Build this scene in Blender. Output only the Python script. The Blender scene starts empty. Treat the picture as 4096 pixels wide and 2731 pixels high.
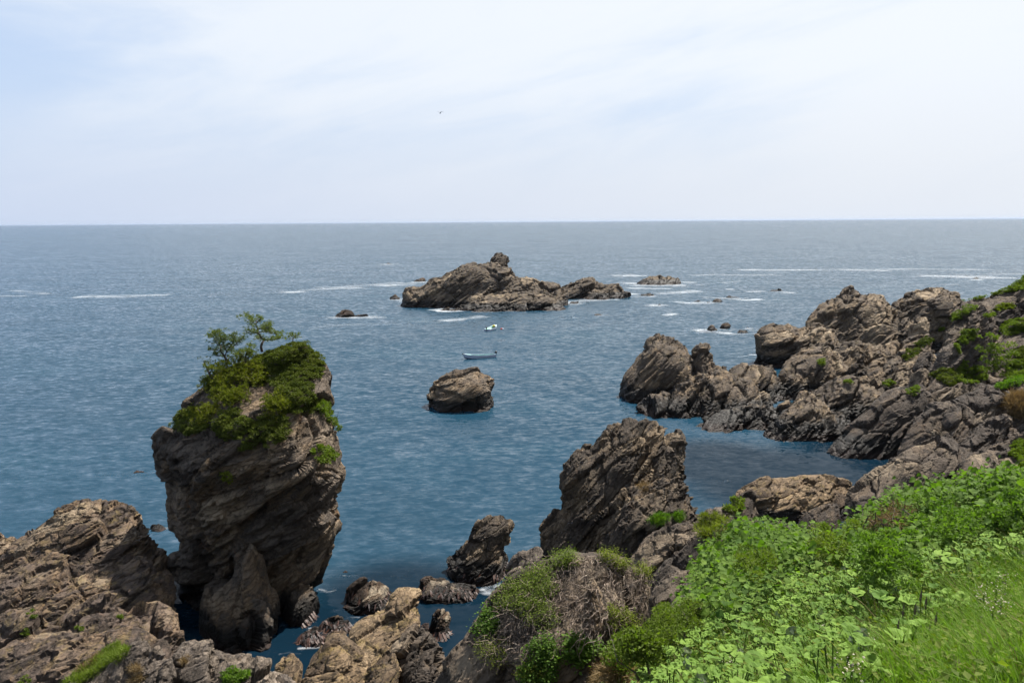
import bpy, bmesh, math, random
import numpy as np
from mathutils import Matrix, Vector

# ------------------------------------------------------------------ camera, sky, sun
SC = bpy.context.scene
COL = SC.collection
random.seed(7)
RNG = np.random.default_rng(11)
FPX, CX, CY, CAMH = 796.0, 512.0, 341.0, 25.0
PITCH, ROLL = math.atan((341.0 - 221.3) / FPX), math.radians(0.39)
f0 = np.array([0, math.cos(PITCH), -math.sin(PITCH)])
u0 = np.array([0, math.sin(PITCH), math.cos(PITCH)])
r0 = np.array([1.0, 0, 0])
CR = r0 * math.cos(ROLL) - u0 * math.sin(ROLL)
CU = r0 * math.sin(ROLL) + u0 * math.cos(ROLL)
CF = f0
cam_d = bpy.data.cameras.new("camera")
cam = bpy.data.objects.new("camera", cam_d)
COL.objects.link(cam)
cam.matrix_world = Matrix(((CR[0], CU[0], -CF[0], 0), (CR[1], CU[1], -CF[1], 0), (CR[2], CU[2], -CF[2], CAMH), (0, 0, 0, 1)))
cam_d.sensor_fit = 'HORIZONTAL'
cam_d.sensor_width = 36
cam_d.lens = 36 * FPX / 1024
cam_d.clip_start = 0.1
cam_d.clip_end = 200000
SC.camera = cam

SUN_AZ, SUN_EL = math.radians(46), math.radians(59)      # azimuth clockwise from +Y (the view direction)
sun_dir = Vector((math.sin(SUN_AZ) * math.cos(SUN_EL), math.cos(SUN_AZ) * math.cos(SUN_EL), math.sin(SUN_EL)))
sl = bpy.data.lights.new("sun", 'SUN')
sl.energy = 5.0
sl.angle = math.radians(0.53)
sl.color = (1.0, 0.95, 0.87)
so = bpy.data.objects.new("sun", sl)
COL.objects.link(so)
so.rotation_euler = sun_dir.to_track_quat('Z', 'Y').to_euler()
so.location = (60, 40, 120)

W = bpy.data.worlds.new("World")
SC.world = W
W.use_nodes = True
SC.view_settings.view_transform = 'Standard'
SC.view_settings.look = 'None'
SC.view_settings.exposure = 1.45
SC.view_settings.gamma = 1.0
SC.cycles.use_denoising = True
SC.cycles.max_bounces = 5
SC.cycles.use_adaptive_sampling = True
SC.cycles.adaptive_threshold = 0.03
SC.cycles.transparent_max_bounces = 12


class NT:
    """small helper to write node trees"""
    def __init__(self, tree):
        self.t = tree
        tree.nodes.clear()

    def n(self, kind, props=None, **ins):
        nd = self.t.nodes.new(kind)
        for k, v in (props or {}).items():
            setattr(nd, k, v)
        for k, v in ins.items():
            self.set(nd, k, v)
        return nd

    def set(self, nd, k, v):
        key = int(k[1:]) if k[0] == 'i' and k[1:].isdigit() else k.replace('_', ' ')
        s = nd.inputs[key]
        if hasattr(v, 'bl_idname') and hasattr(v, 'outputs'):
            v = v.outputs[0]
        if hasattr(v, 'is_output'):
            self.t.links.new(v, s)
        else:
            if s.type == 'RGBA' and not hasattr(v, '__len__'):
                v = (v, v, v, 1)
            if s.type == 'RGBA' and len(v) == 3:
                v = (*v, 1)
            s.default_value = v

    def math(self, op, a, b=None, c=None, clamp=False):
        nd = self.n('ShaderNodeMath', {'operation': op, 'use_clamp': clamp}, i0=a)
        if b is not None: self.set(nd, 'i1', b)
        if c is not None: self.set(nd, 'i2', c)
        return nd

    def vmath(self, op, a, b=None):
        nd = self.n('ShaderNodeVectorMath', {'operation': op}, i0=a)
        if b is not None: self.set(nd, 'i1', b)
        return nd

    def mix(self, fac, a, b, blend='MIX'):
        nd = self.n('ShaderNodeMix', {'data_type': 'RGBA', 'blend_type': blend})
        self.set(nd, 'i0', fac); self.set(nd, 'i6', a); self.set(nd, 'i7', b)
        return nd.outputs[2]

    def ramp(self, fac, stops, interp='LINEAR'):
        nd = self.n('ShaderNodeValToRGB', None, i0=fac)
        cr = nd.color_ramp
        cr.interpolation = interp
        while len(cr.elements) > 1: cr.elements.remove(cr.elements[-1])
        for i, (p, c) in enumerate(stops):
            e = cr.elements[0] if i == 0 else cr.elements.new(p)
            e.position = p
            if not hasattr(c, '__len__'): c = (c, c, c)
            e.color = (*c, 1) if len(c) == 3 else c
        return nd.outputs[0]

    def noise(self, vec, scale, detail=4, rough=0.55, dist=0.0):
        nd = self.n('ShaderNodeTexNoise', None, Scale=scale, Detail=detail, Roughness=rough, Distortion=dist)
        if vec is not None: self.set(nd, 'Vector', vec)
        return nd.outputs[0]

    def mapr(self, v, a, b, c=0.0, d=1.0, smooth=False):
        nd = self.n('ShaderNodeMapRange', {'interpolation_type': 'SMOOTHSTEP' if smooth else 'LINEAR'}, i0=v)
        for i, x in enumerate((a, b, c, d)): nd.inputs[i + 1].default_value = x
        return nd.outputs[0]


SKY_OFF = (-2.2, 3.1)
# sky: Nishita daylight behind a thin veil of high cirrus
t = NT(W.node_tree)
sky = t.n('ShaderNodeTexSky', {'sky_type': 'NISHITA', 'sun_disc': False, 'sun_elevation': SUN_EL, 'sun_rotation': SUN_AZ,
                               'altitude': 25, 'air_density': 1.0, 'dust_density': 1.2, 'ozone_density': 1.4})
tc = t.n('ShaderNodeTexCoord')
sep = t.n('ShaderNodeSeparateXYZ', None, i0=tc.outputs['Generated'])
zc = t.math('MAXIMUM', sep.outputs[2], 0.0)
sund = t.vmath('DOT_PRODUCT', tc.outputs['Generated'], tuple(sun_dir)).outputs['Value']
rot = t.n('ShaderNodeMapping', None, Vector=tc.outputs['Generated'], Rotation=(0, math.radians(13), 0))
mp = t.n('ShaderNodeMapping', None, Vector=rot, Location=(SKY_OFF[0], 0.0, SKY_OFF[1]), Scale=(1.5, 1.5, 7.0))
warp = t.n('ShaderNodeTexNoise', None, Vector=mp, Scale=0.9, Detail=3.0)
warpv = t.vmath('SCALE', t.vmath('SUBTRACT', warp.outputs['Color'], (0.5, 0.5, 0.5)))
warpv.inputs['Scale'].default_value = 1.1
mpw = t.vmath('ADD', mp, warpv)
c1 = t.noise(mpw, 1.5, 8, 0.6, 0.2)
c2 = t.noise(mp, 0.65, 2, 0.5)
cl = t.math('ADD', t.math('MULTIPLY', c1, 0.55), t.math('MULTIPLY', c2, 0.55))
# thin cirrus scatters forwards: more of it shows, and brighter, towards the sun; it is thinned overhead, above the view, where one looks through less of it, to cut the sky fill
cl = t.math('ADD', cl, t.math('MULTIPLY', t.math('SUBTRACT', sund, 0.42), 0.42))
cover = t.math('MULTIPLY', t.mapr(cl, 0.36, 0.64, 0.10, 1.0, True), t.mapr(zc, 0.42, 0.9, 1.0, 0.3, True))
gap = t.mix(0.75, sky.outputs[0], (4.7, 5.9, 8.0))
white = t.mix(t.mapr(sund, 0.1, 0.75), (6.3, 6.9, 7.8), (7.4, 7.75, 8.2))
veil = t.mix(cover, gap, white)
# pale marine air low over the horizon
low = t.mapr(zc, 0.0, 0.19, 1.0, 0.0, True)
lowc = t.mix(t.mapr(sund, 0.1, 0.55), (4.9, 5.6, 7.0), (6.5, 6.8, 7.3))
fin = t.mix(t.math('MULTIPLY', low, 0.9), veil, lowc)
dim = t.vmath('SCALE', fin); dim.inputs['Scale'].default_value = 0.92
bg = t.n('ShaderNodeBackground', None, Color=dim, Strength=0.05)
out = t.n('ShaderNodeOutputWorld', None, Surface=bg)


# ------------------------------------------------------------------ helpers: pixels to places
ZOOM = {'f': (0, 0, 2352 / 4096), 1: (500, 1200, 2.24), 2: (500, 1800, 1.684), 3: (0, 1900, 1.8867), 4: (1100, 1950, 2.0073), 5: (1800, 1600, 1.96),
        6: (2400, 1050, 1.3868), 7: (2600, 1800, 1.5722), 8: (1300, 950, 1.568), 9: (2500, 1000, 2.94), 10: (1800, 2150, 2.352), 11: (3600, 1050, 1.742)}


def zp(k, pts):
    x0, y0, s = ZOOM[k]
    return [((x0 + x / s) / 4, (y0 + y / s) / 4) for x, y in pts]


def ray(px, py):
    return CF + CR * ((px - CX) / FPX) + CU * ((CY - py) / FPX)


def at(px, py, Y):
    d = ray(px, py)
    return np.array([0, 0, CAMH]) + d * (Y / d[1])


def on_water(px, py, z=0.0):
    d = ray(px, py)
    return np.array([0, 0, CAMH]) + d * ((z - CAMH) / d[2])


def on_plane(px, py, D, k, m=0.0, xc=0.0):
    d = ray(px, py)                         # Y = D + k z + m (x - xc)
    s = (D + k * CAMH - m * xc) / (d[1] - k * d[2] - m * d[0])
    return np.array([0, 0, CAMH]) + d * s


# ------------------------------------------------------------------ helpers: noise
def h32(ix, iy, iz, seed):
    h = (ix.astype(np.uint32) * np.uint32(374761393)) ^ (iy.astype(np.uint32) * np.uint32(668265263)) ^ (iz.astype(np.uint32) * np.uint32(2147483647 - 1294)) ^ np.uint32((seed * 974711 + 12345) & 0xffffffff)
    h = (h ^ (h >> np.uint32(13))) * np.uint32(1274126177)
    h = (h ^ (h >> np.uint32(16))) * np.uint32(2246822519)
    return h ^ (h >> np.uint32(13))


def vnoise(P, seed=0):
    i = np.floor(P).astype(np.int32)
    f = (P - i).astype(np.float32)
    f = f * f * (3 - 2 * f)
    o = np.zeros(len(P), np.float32)
    for dx in (0, 1):
        wx = f[:, 0] if dx else 1 - f[:, 0]
        for dy in (0, 1):
            wy = wx * (f[:, 1] if dy else 1 - f[:, 1])
            for dz in (0, 1):
                w = wy * (f[:, 2] if dz else 1 - f[:, 2])
                o += w * (h32(i[:, 0] + dx, i[:, 1] + dy, i[:, 2] + dz, seed) & np.uint32(0xffff)).astype(np.float32) / 65535
    return o


def fbm(P, seed=0, octs=4, gain=0.5):
    o = np.zeros(len(P), np.float32); a = 1.0; s = 0.0
    for k in range(octs):
        o += a * (vnoise(P * 2 ** k + 17.3 * k, seed + k) - 0.5); s += a; a *= gain
    return o / s * 2


def voro(P, seed=0):
    b = np.floor(P).astype(np.int32)
    P = P.astype(np.float32)
    n = len(P)
    F1 = np.full(n, 9.0, np.float32); F2 = np.full(n, 9.0, np.float32)
    ID = np.zeros(n, np.uint32); V = np.zeros((n, 3), np.float32)
    for dx in (-1, 0, 1):
        for dy in (-1, 0, 1):
            for dz in (-1, 0, 1):
                cx, cy, cz = b[:, 0] + dx, b[:, 1] + dy, b[:, 2] + dz
                h = h32(cx, cy, cz, seed)
                jx = cx + (h & np.uint32(1023)).astype(np.float32) / 1023 - P[:, 0]
                jy = cy + ((h >> np.uint32(10)) & np.uint32(1023)).astype(np.float32) / 1023 - P[:, 1]
                jz = cz + ((h >> np.uint32(20)) & np.uint32(1023)).astype(np.float32) / 1023 - P[:, 2]
                d = jx * jx + jy * jy + jz * jz
                c = d < F1
                F2 = np.where(c, F1, np.minimum(F2, d))
                F1 = np.where(c, d, F1)
                ID = np.where(c, h, ID)
                V[c, 0] = jx[c]; V[c, 1] = jy[c]; V[c, 2] = jz[c]
    return np.sqrt(F1), np.sqrt(F2), ID, V


def rnd_id(ID, k):
    h = (ID ^ np.uint32(k * 2654435 + 99)) * np.uint32(2246822519)
    h = (h ^ (h >> np.uint32(15))) * np.uint32(1274126177)
    return ((h >> np.uint32(8)) & np.uint32(0xffff)).astype(np.float32) / 65535


# ------------------------------------------------------------------ helpers: objects
MATS = {}


def tag(o, label=None, cat=None, group=None, kind=None):
    if label: o['label'] = label
    if cat: o['category'] = cat
    if group: o['group'] = group
    if kind: o['kind'] = kind
    return o


def empty(name, loc):
    o = bpy.data.objects.new(name, None)
    o.empty_display_size = 0.2
    o.location = loc
    COL.objects.link(o)
    return o


def mesh_obj(name, V, F, mat, parent=None, origin=None, smooth=False, attrs=None):
    """V in world space; origin moved to `origin` (or the base centre)"""
    V = np.asarray(V, float)
    if parent is not None:
        org = np.array(parent.location)
        pp = parent.parent
        while pp is not None:
            org = org + np.array(pp.location); pp = pp.parent
    else:
        org = np.asarray(origin) if origin is not None else np.array([*(V.min(0) + V.max(0))[:2] / 2, V[:, 2].min()])
    me = bpy.data.meshes.new(name)
    me.from_pydata((V - org).tolist() if len(V) < 4000 else (V - org), [], F)
    if mat is not None: me.materials.append(mat)
    if smooth:
        me.polygons.foreach_set('use_smooth', np.ones(len(me.polygons), bool))
    for k, arr in (attrs or {}).items():
        a = me.attributes.new(k, 'FLOAT', 'POINT')
        a.data.foreach_set('value', np.asarray(arr, np.float32))
    o = bpy.data.objects.new(name, me)
    COL.objects.link(o)
    if parent is not None:
        o.parent = parent
    else:
        o.location = org
    return o


def remesh(V, F, voxel, smit=9):
    me = bpy.data.meshes.new('tmp')
    me.from_pydata(V, [], F)
    o = bpy.data.objects.new('tmp', me)
    COL.objects.link(o)
    md = o.modifiers.new('r', 'REMESH')
    md.mode = 'VOXEL'; md.voxel_size = voxel
    sm = o.modifiers.new('s', 'SMOOTH'); sm.factor = 0.5; sm.iterations = smit
    dg = bpy.context.evaluated_depsgraph_get()
    m2 = bpy.data.meshes.new_from_object(o.evaluated_get(dg))
    n = len(m2.vertices)
    v = np.empty(n * 3, np.float32); m2.vertices.foreach_get('co', v)
    nr = np.empty(n * 3, np.float32); m2.vertices.foreach_get('normal', nr)
    q = np.empty(len(m2.loops), np.int32); m2.loops.foreach_get('vertex_index', q)
    bpy.data.objects.remove(o); bpy.data.meshes.remove(me); bpy.data.meshes.remove(m2)
    return v.reshape(-1, 3), nr.reshape(-1, 3), q.reshape(-1, 4)


def mesh_np(name, V, Q, mat, smooth, attrs=None):
    """fast mesh from numpy faces of one size"""
    me = bpy.data.meshes.new(name)
    k = Q.shape[1]
    me.vertices.add(len(V)); me.vertices.foreach_set('co', np.ascontiguousarray(V, np.float32).ravel())
    me.loops.add(Q.size); me.loops.foreach_set('vertex_index', np.ascontiguousarray(Q, np.int32).ravel())
    me.polygons.add(len(Q))
    me.polygons.foreach_set('loop_start', np.arange(0, Q.size, k, dtype=np.int32))
    me.polygons.foreach_set('use_smooth', np.full(len(Q), smooth, bool))
    for kk, arr in (attrs or {}).items():
        a = me.attributes.new(kk, 'FLOAT', 'POINT')
        a.data.foreach_set('value', np.asarray(arr, np.float32))
    me.update(calc_edges=True)
    me.validate()
    if mat is not None: me.materials.append(mat)
    return me


def inside(px, pz, poly):
    c = np.zeros(px.shape, bool)
    n = len(poly)
    for i in range(n):
        x1, z1 = poly[i]; x2, z2 = poly[(i + 1) % n]
        m = (z1 > pz) != (z2 > pz)
        if z1 != z2:
            c ^= m & (px < (x2 - x1) * (pz - z1) / (z2 - z1) + x1)
    return c


def dist_seg(px, pz, a, b):
    d = b - a
    L = (d ** 2).sum() + 1e-9
    t = np.clip(((px - a[0]) * d[0] + (pz - a[1]) * d[1]) / L, 0, 1)
    return np.hypot(px - a[0] - t * d[0], pz - a[1] - t * d[1])


TRI_COUNT = [0]


def fracture(V, N, dip, strike, block, amp, seed, ledge=0.0, ledge_w=0.8, fine=1.0):
    """break a smooth body into tilted, jointed blocks lying along dipping beds"""
    a, s = math.radians(dip), math.radians(strike)
    w = np.array([-math.sin(a) * math.cos(s), math.sin(a) * math.sin(s) - 0.25, math.cos(a)]); w /= np.linalg.norm(w)
    u = np.array([math.cos(a), 0.0, math.sin(a)]); u -= w * (u @ w); u /= np.linalg.norm(u)
    v = np.cross(w, u)
    R = np.stack([u, v, w], 1)
    Q = (V @ R).astype(np.float32)
    wp = np.stack([fbm(V / (block * 2.2), seed + i, 3) for i in (1, 2, 3)], 1)
    Q = Q + wp * block * 0.22
    disp = np.zeros(len(V), np.float32)
    tone = np.zeros(len(V), np.float32)
    crack = np.zeros(len(V), np.float32)
    m1 = np.clip(fbm(V / (block * 3.2), seed + 11, 3) * 1.6 + 0.55, 0, 1)      # where the rock is closely jointed
    m2 = np.clip(fbm(V / (block * 2.6), seed + 12, 3) * 1.8 + 0.45, 0, 1)      # where beds weather out as ledges
    lev = [(2.6, 1.0, 1.0, 1.0), (1.05, 0.55, 0.7, 0.35 + 0.65 * m1), (0.42, 0.30 * fine, 0.4, 0.15 + 0.85 * m1)]
    for i, (sc, am, tw, mask) in enumerate(lev):
        S = np.array([1.9, 1.25, 0.52]) * block * sc
        F1, F2, ID, C = voro(Q / S, seed + 31 * i)
        off = rnd_id(ID, 1) - 0.5
        tv = np.stack([rnd_id(ID, 2), rnd_id(ID, 3), rnd_id(ID, 4)], 1) - 0.5
        g = np.clip(1 - (F2 - F1) / 0.075, 0, 1)
        disp += mask * am * amp * (off * 1.3 + (tv * C).sum(1) * 2.2 - 0.5 * g)
        crack = np.maximum(crack, g * (1 - 0.25 * i))
        tone += tw * (rnd_id(ID, 5) - 0.5)
    if ledge > 0:
        for k, (lw, la) in enumerate(((ledge_w, 1.0), (ledge_w * 0.41, 0.28))):
            tt = Q[:, 2] / lw + fbm(np.stack([Q[:, 2] / lw * 0.45, Q[:, 2] * 0, Q[:, 2] * 0], 1), seed + 75 + k, 2) * 1.5 + fbm(Q * np.array([0.2, 0.2, 0.5]) / lw, seed + 70 + k, 3) * 0.8
            fr = tt - np.floor(tt)
            hs = h32(np.floor(tt).astype(np.int32), np.zeros(len(V), np.int32) + k, np.zeros(len(V), np.int32), seed)
            amp_k = (hs & np.uint32(255)).astype(np.float32) / 255
            amp_k = 0.15 + 1.5 * amp_k * amp_k
            disp += m2 * ledge * la * amp_k * (np.minimum(fr / 0.85, (1 - fr) / 0.15) - 0.5) * 1.25
    disp += fbm(V / (block * 0.5), seed + 50, 4) * amp * 0.10
    return disp, tone, crack


def rock_body(poly_px, D, k=0.0, m=0.0, Tf=3.0, Tb=3.0, Rr=1.5, drop=3.0, voxel=0.15, prof=None, bprof=None, zmin=None, power=0.5,
              dip=35, strike=20, block=1.6, amp=0.5, seed=1, ledge=0.15, ledge_w=0.8, fine=1.0, bottom=None, smit=9):
    """solid rock from its traced outline on the plane Y = D + k z, given real thickness, then fractured"""
    xc = on_plane(*poly_px[len(poly_px) // 2], D, k)[0]
    P = np.array([on_plane(x, y, D, k, m, xc) for x, y in poly_px])
    pl = P[:, [0, 2]]
    if bottom is not None:
        z0 = z1 = bottom
    else:
        z0, z1 = min(pl[0, 1] - drop, pl[-1, 1]), min(pl[-1, 1] - drop, pl[0, 1])
        z0 = z1 = min(z0, z1)
    poly = np.vstack([[pl[0, 0], z0], pl, [pl[-1, 0], z1]])
    g = min(voxel * 1.3, np.ptp(poly[:, 0]) / 14, np.ptp(poly[:, 1]) / 8)
    xs = np.arange(poly[:, 0].min() - 2 * g, poly[:, 0].max() + 2 * g, g)
    zs = np.arange(poly[:, 1].min() - 2 * g, poly[:, 1].max() + 2 * g, g)
    X, Z = np.meshgrid(xs, zs)
    ins = inside(X, Z, poly)
    d = np.full(X.shape, 1e9)
    NX, NZ = X.copy(), Z.copy()
    for i in range(len(poly) - 1):
        a_, b_ = poly[i], poly[i + 1]
        dd_ = b_ - a_
        tt_ = np.clip(((X - a_[0]) * dd_[0] + (Z - a_[1]) * dd_[1]) / ((dd_ ** 2).sum() + 1e-9), 0, 1)
        qx, qz = a_[0] + tt_ * dd_[0], a_[1] + tt_ * dd_[1]
        dn = np.hypot(X - qx, Z - qz)
        c_ = dn < d
        d = np.where(c_, dn, d); NX = np.where(c_, qx, NX); NZ = np.where(c_, qz, NZ)
    # pull the rim of the grid onto the outline itself
    full = ins[:-1, :-1] & ins[1:, :-1] & ins[:-1, 1:] & ins[1:, 1:]
    cnt = np.zeros(X.shape, int)
    for sy in (0, 1):
        for sx in (0, 1):
            cnt[sy:sy + full.shape[0], sx:sx + full.shape[1]] += full
    rim = ins & (cnt > 0) & (cnt < 4) & (d < 1.6 * g)
    X = np.where(rim, NX, X); Z = np.where(rim, NZ, Z); d = np.where(rim, 0.0, d)
    e = np.clip(d / Rr, 0, 1)
    inf = np.sin(e * np.pi / 2) ** (power * 1.15)
    Y = D + k * Z + m * (X - xc)
    hx, hy = X / np.hypot(X, Y), Y / np.hypot(X, Y)
    zt = pl[:, 1].max()
    fm = np.interp(Z, *zip(*prof)) if prof else 1.0
    bm_ = np.interp(Z, *zip(*bprof)) if bprof else 1.0
    tf = Tf * inf * fm + 0.02
    tb = Tb * inf * bm_ + 0.02
    for _ in range(4):                      # even out the thickness between neighbouring rows
        for arr in (tf, tb):
            w_ = ins.astype(float)
            a_ = np.pad(arr * w_, 1); b_ = np.pad(w_, 1)
            sm_ = sum(a_[1 + dy:1 + dy + X.shape[0], 1 + dx:1 + dx + X.shape[1]] for dy in (-1, 0, 1) for dx in (-1, 0, 1)) / np.maximum(1, sum(b_[1 + dy:1 + dy + X.shape[0], 1 + dx:1 + dx + X.shape[1]] for dy in (-1, 0, 1) for dx in (-1, 0, 1)))
            arr[~rim] = sm_[~rim]
    idx = -np.ones(X.shape, int)
    sel = ins
    n = sel.sum()
    idx[sel] = np.arange(n)
    front = np.stack([(X - hx * tf)[sel], (Y - hy * tf)[sel], Z[sel]], 1)
    back = np.stack([(X + hx * tb)[sel], (Y + hy * tb)[sel], Z[sel]], 1)
    cell = sel[:-1, :-1] & sel[1:, :-1] & sel[:-1, 1:] & sel[1:, 1:]
    ii, jj = np.nonzero(cell)
    a, b, c, dd = idx[ii, jj], idx[ii, jj + 1], idx[ii + 1, jj + 1], idx[ii + 1, jj]
    Ff = np.stack([a, b, c, dd], 1)
    Fb = np.stack([dd, c, b, a], 1) + n
    E = np.concatenate([Ff[:, [0, 1]], Ff[:, [1, 2]], Ff[:, [2, 3]], Ff[:, [3, 0]]])
    key = E[:, 0].astype(np.int64) * 10 ** 7 + E[:, 1]
    rkey = E[:, 1].astype(np.int64) * 10 ** 7 + E[:, 0]
    be = E[~np.isin(key, rkey)]
    Fs = np.stack([be[:, 1], be[:, 0], be[:, 0] + n, be[:, 1] + n], 1)
    voxel *= 1.09
    V, N, Q = remesh(np.vstack([front, back]), np.vstack([Ff, Fb, Fs]).tolist(), voxel, smit)
    disp, tone, crack = fracture(V, N, dip, strike, block, amp, seed, ledge, ledge_w, fine)
    V = V + N * disp[:, None]
    keep = (V[Q, 2] > -0.7).any(1)          # nothing is needed deep under the water
    Q = Q[keep]
    us = np.unique(Q); mp_ = np.zeros(len(V), np.int64); mp_[us] = np.arange(len(us))
    V, tone, crack, Q = V[us], tone[us], crack[us], mp_[Q]
    TRI_COUNT[0] += 2 * len(Q)
    return V, Q, tone, crack


SHORE = []


def rock(name, poly_px, D, mat, label=None, cat='rock', parent=None, smooth=False, group=None, **kw):
    V, Q, tone, crack = rock_body(poly_px, D, **kw)
    SHORE.append(V[np.abs(V[:, 2]) < 0.14])
    if parent is not None:
        org = np.array(parent.location)
    else:
        org = np.array([*(V.min(0) + V.max(0))[:2] / 2, max(V[:, 2].min(), 0.0)])
    me = mesh_np(name, V - org, Q, mat, smooth, {'tone': tone, 'crack': crack})
    o = bpy.data.objects.new(name, me)
    COL.objects.link(o)
    if parent is not None: o.parent = parent
    else:
        o.location = org
        tag(o, label, cat, group)
    return o, V


# ------------------------------------------------------------------ materials
def new_mat(name):
    m = bpy.data.materials.new(name)
    m.use_nodes = True
    return m, NT(m.node_tree)


def rock_mat(name, tan=(0.33, 0.255, 0.175), grey=(0.185, 0.165, 0.145), dark=(0.075, 0.060, 0.048), pale=(0.45, 0.385, 0.29), mixg=0.0,
             wet=1.3, lichen=0.0, dip=35, rust=0.25, bump=1.0, fscale=1.0, kelp=0.5):
    tan, grey, dark, pale = [(q[0] * 0.36, q[1] * 0.322, q[2] * 0.286) for q in (tan, grey, dark, pale)]
    pale = tuple(c * 1.3 for c in pale)
    m, t = new_mat(name)
    geo = t.n('ShaderNodeNewGeometry')
    pos = geo.outputs['Position']
    mp = t.n('ShaderNodeMapping', {'vector_type': 'TEXTURE'}, Vector=pos, Rotation=(0.2, -math.radians(dip), 0.15), Scale=(2.6, 1.8, 0.55))
    tone = t.n('ShaderNodeAttribute', {'attribute_name': 'tone'}).outputs['Fac']
    nl = t.noise(pos, 0.22, 4, 0.6)
    nb = t.noise(mp, 1.1, 5, 0.65)
    nf = t.noise(pos, 5.0 * fscale, 6, 0.7)
    s = t.math('ADD', t.math('MULTIPLY', nb, 0.75), t.math('MULTIPLY', tone, 0.40))
    s = t.math('ADD', s, t.math('MULTIPLY', nl, 0.55))
    s = t.math('ADD', s, t.math('MULTIPLY', nf, 0.35))
    s = t.math('ADD', s, -0.33 - 0.02)
    base = t.ramp(s, [(0.20, dark), (0.38, grey), (0.55, tan), (0.78, pale)])
    gm = t.mapr(t.noise(pos, 0.35, 3, 0.6), 0.42, 0.62, mixg, min(mixg + 0.7, 1.0), True)
    gcol = t.mix(nf, tuple(c * 0.7 for c in grey), tuple(min(1, c * 1.9) for c in grey))
    base = t.mix(gm, base, gcol)
    # iron stain
    rs = t.mapr(t.noise(pos, 0.8, 5, 0.7), 0.60, 0.74, 0.0, min(1, rust * 1.5), True)
    base = t.mix(rs, base, (0.14, 0.062, 0.025))
    # dark mineral and algae stains running along the beds
    ds = t.mapr(t.noise(mp, 0.55, 5, 0.7), 0.56, 0.70, 0.0, 0.65, True)
    base = t.mix(ds, base, (0.022, 0.019, 0.016))
    if lichen > 0:
        sepn = t.n('ShaderNodeSeparateXYZ', None, i0=geo.outputs['Normal'])
        li = t.math('MULTIPLY', t.mapr(t.noise(pos, 1.3, 5, 0.7), 0.50, 0.66, 0.0, lichen, True), t.mapr(sepn.outputs[2], 0.1, 0.7))
        base = t.mix(li, base, (0.15, 0.108, 0.03))
    # pale crusts in small flecks
    wf = t.mapr(t.noise(pos, 9.0 * fscale, 3, 0.6), 0.64, 0.74, 0.0, 0.35, True)
    base = t.mix(wf, base, (0.18, 0.16, 0.135))
    # tide band: black algae, brown weed at the foot
    sz = t.n('ShaderNodeSeparateXYZ', None, i0=pos)
    zt = t.math('ADD', sz.outputs[2], t.math('MULTIPLY', t.math('SUBTRACT', t.noise(pos, 0.9, 5, 0.65), 0.5), -1.5))
    wetm = t.mapr(zt, wet * 0.72, wet * 1.1, 1.0, 0.0, True)
    wcol = t.mix(t.noise(pos, 4.0, 5, 0.7), (0.003, 0.0025, 0.002), (0.010, 0.008, 0.006))
    base = t.mix(t.math('MULTIPLY', wetm, 0.96), base, wcol)
    km = t.mapr(zt, wet * 0.12, wet * 0.42, kelp, 0.0, True)
    kcol = t.mix(t.noise(pos, 6.0, 4, 0.7), (0.007, 0.004, 0.003), (0.038, 0.016, 0.009))
    base = t.mix(km, base, kcol)
    rough = t.mapr(wetm, 0, 1, 0.92, 0.6)
    # bump: grain, cleavage, joints
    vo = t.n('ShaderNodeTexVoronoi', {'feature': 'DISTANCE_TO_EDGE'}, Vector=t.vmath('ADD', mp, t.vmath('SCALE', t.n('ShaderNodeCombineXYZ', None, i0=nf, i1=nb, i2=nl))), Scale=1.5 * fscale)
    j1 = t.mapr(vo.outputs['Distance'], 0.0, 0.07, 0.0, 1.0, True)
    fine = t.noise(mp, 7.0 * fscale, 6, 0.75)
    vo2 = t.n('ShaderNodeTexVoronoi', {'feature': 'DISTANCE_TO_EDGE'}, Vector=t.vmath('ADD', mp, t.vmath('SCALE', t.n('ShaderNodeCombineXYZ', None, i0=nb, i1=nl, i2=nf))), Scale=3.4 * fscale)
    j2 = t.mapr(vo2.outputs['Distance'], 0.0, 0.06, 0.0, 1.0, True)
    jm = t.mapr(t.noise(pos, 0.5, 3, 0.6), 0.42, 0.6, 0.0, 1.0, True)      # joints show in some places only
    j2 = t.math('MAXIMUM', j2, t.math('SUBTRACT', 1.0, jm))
    base = t.mix(t.math('MULTIPLY', t.math('SUBTRACT', 1.0, t.math('MULTIPLY', j1, j2)), 0.55), base, (0.016, 0.013, 0.011))     # earth and shadow in the joints, painted as dark lines
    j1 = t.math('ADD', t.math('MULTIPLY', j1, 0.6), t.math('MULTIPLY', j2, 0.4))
    b1 = t.n('ShaderNodeBump' , None, Strength=0.9 * bump, Distance=0.09, Height=t.math('ADD', t.math('MULTIPLY', j1, 0.9), t.math('MULTIPLY', nf, 0.9)))
    b2 = t.n('ShaderNodeBump', None, Strength=0.8 * bump, Distance=0.09, Height=fine, Normal=b1)
    p = t.n('ShaderNodeBsdfPrincipled', None, Base_Color=base, Roughness=rough, Normal=b2)
    p.inputs['Specular IOR Level'].default_value = 0.22
    t.n('ShaderNodeOutputMaterial', None, Surface=p)
    return m


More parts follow.
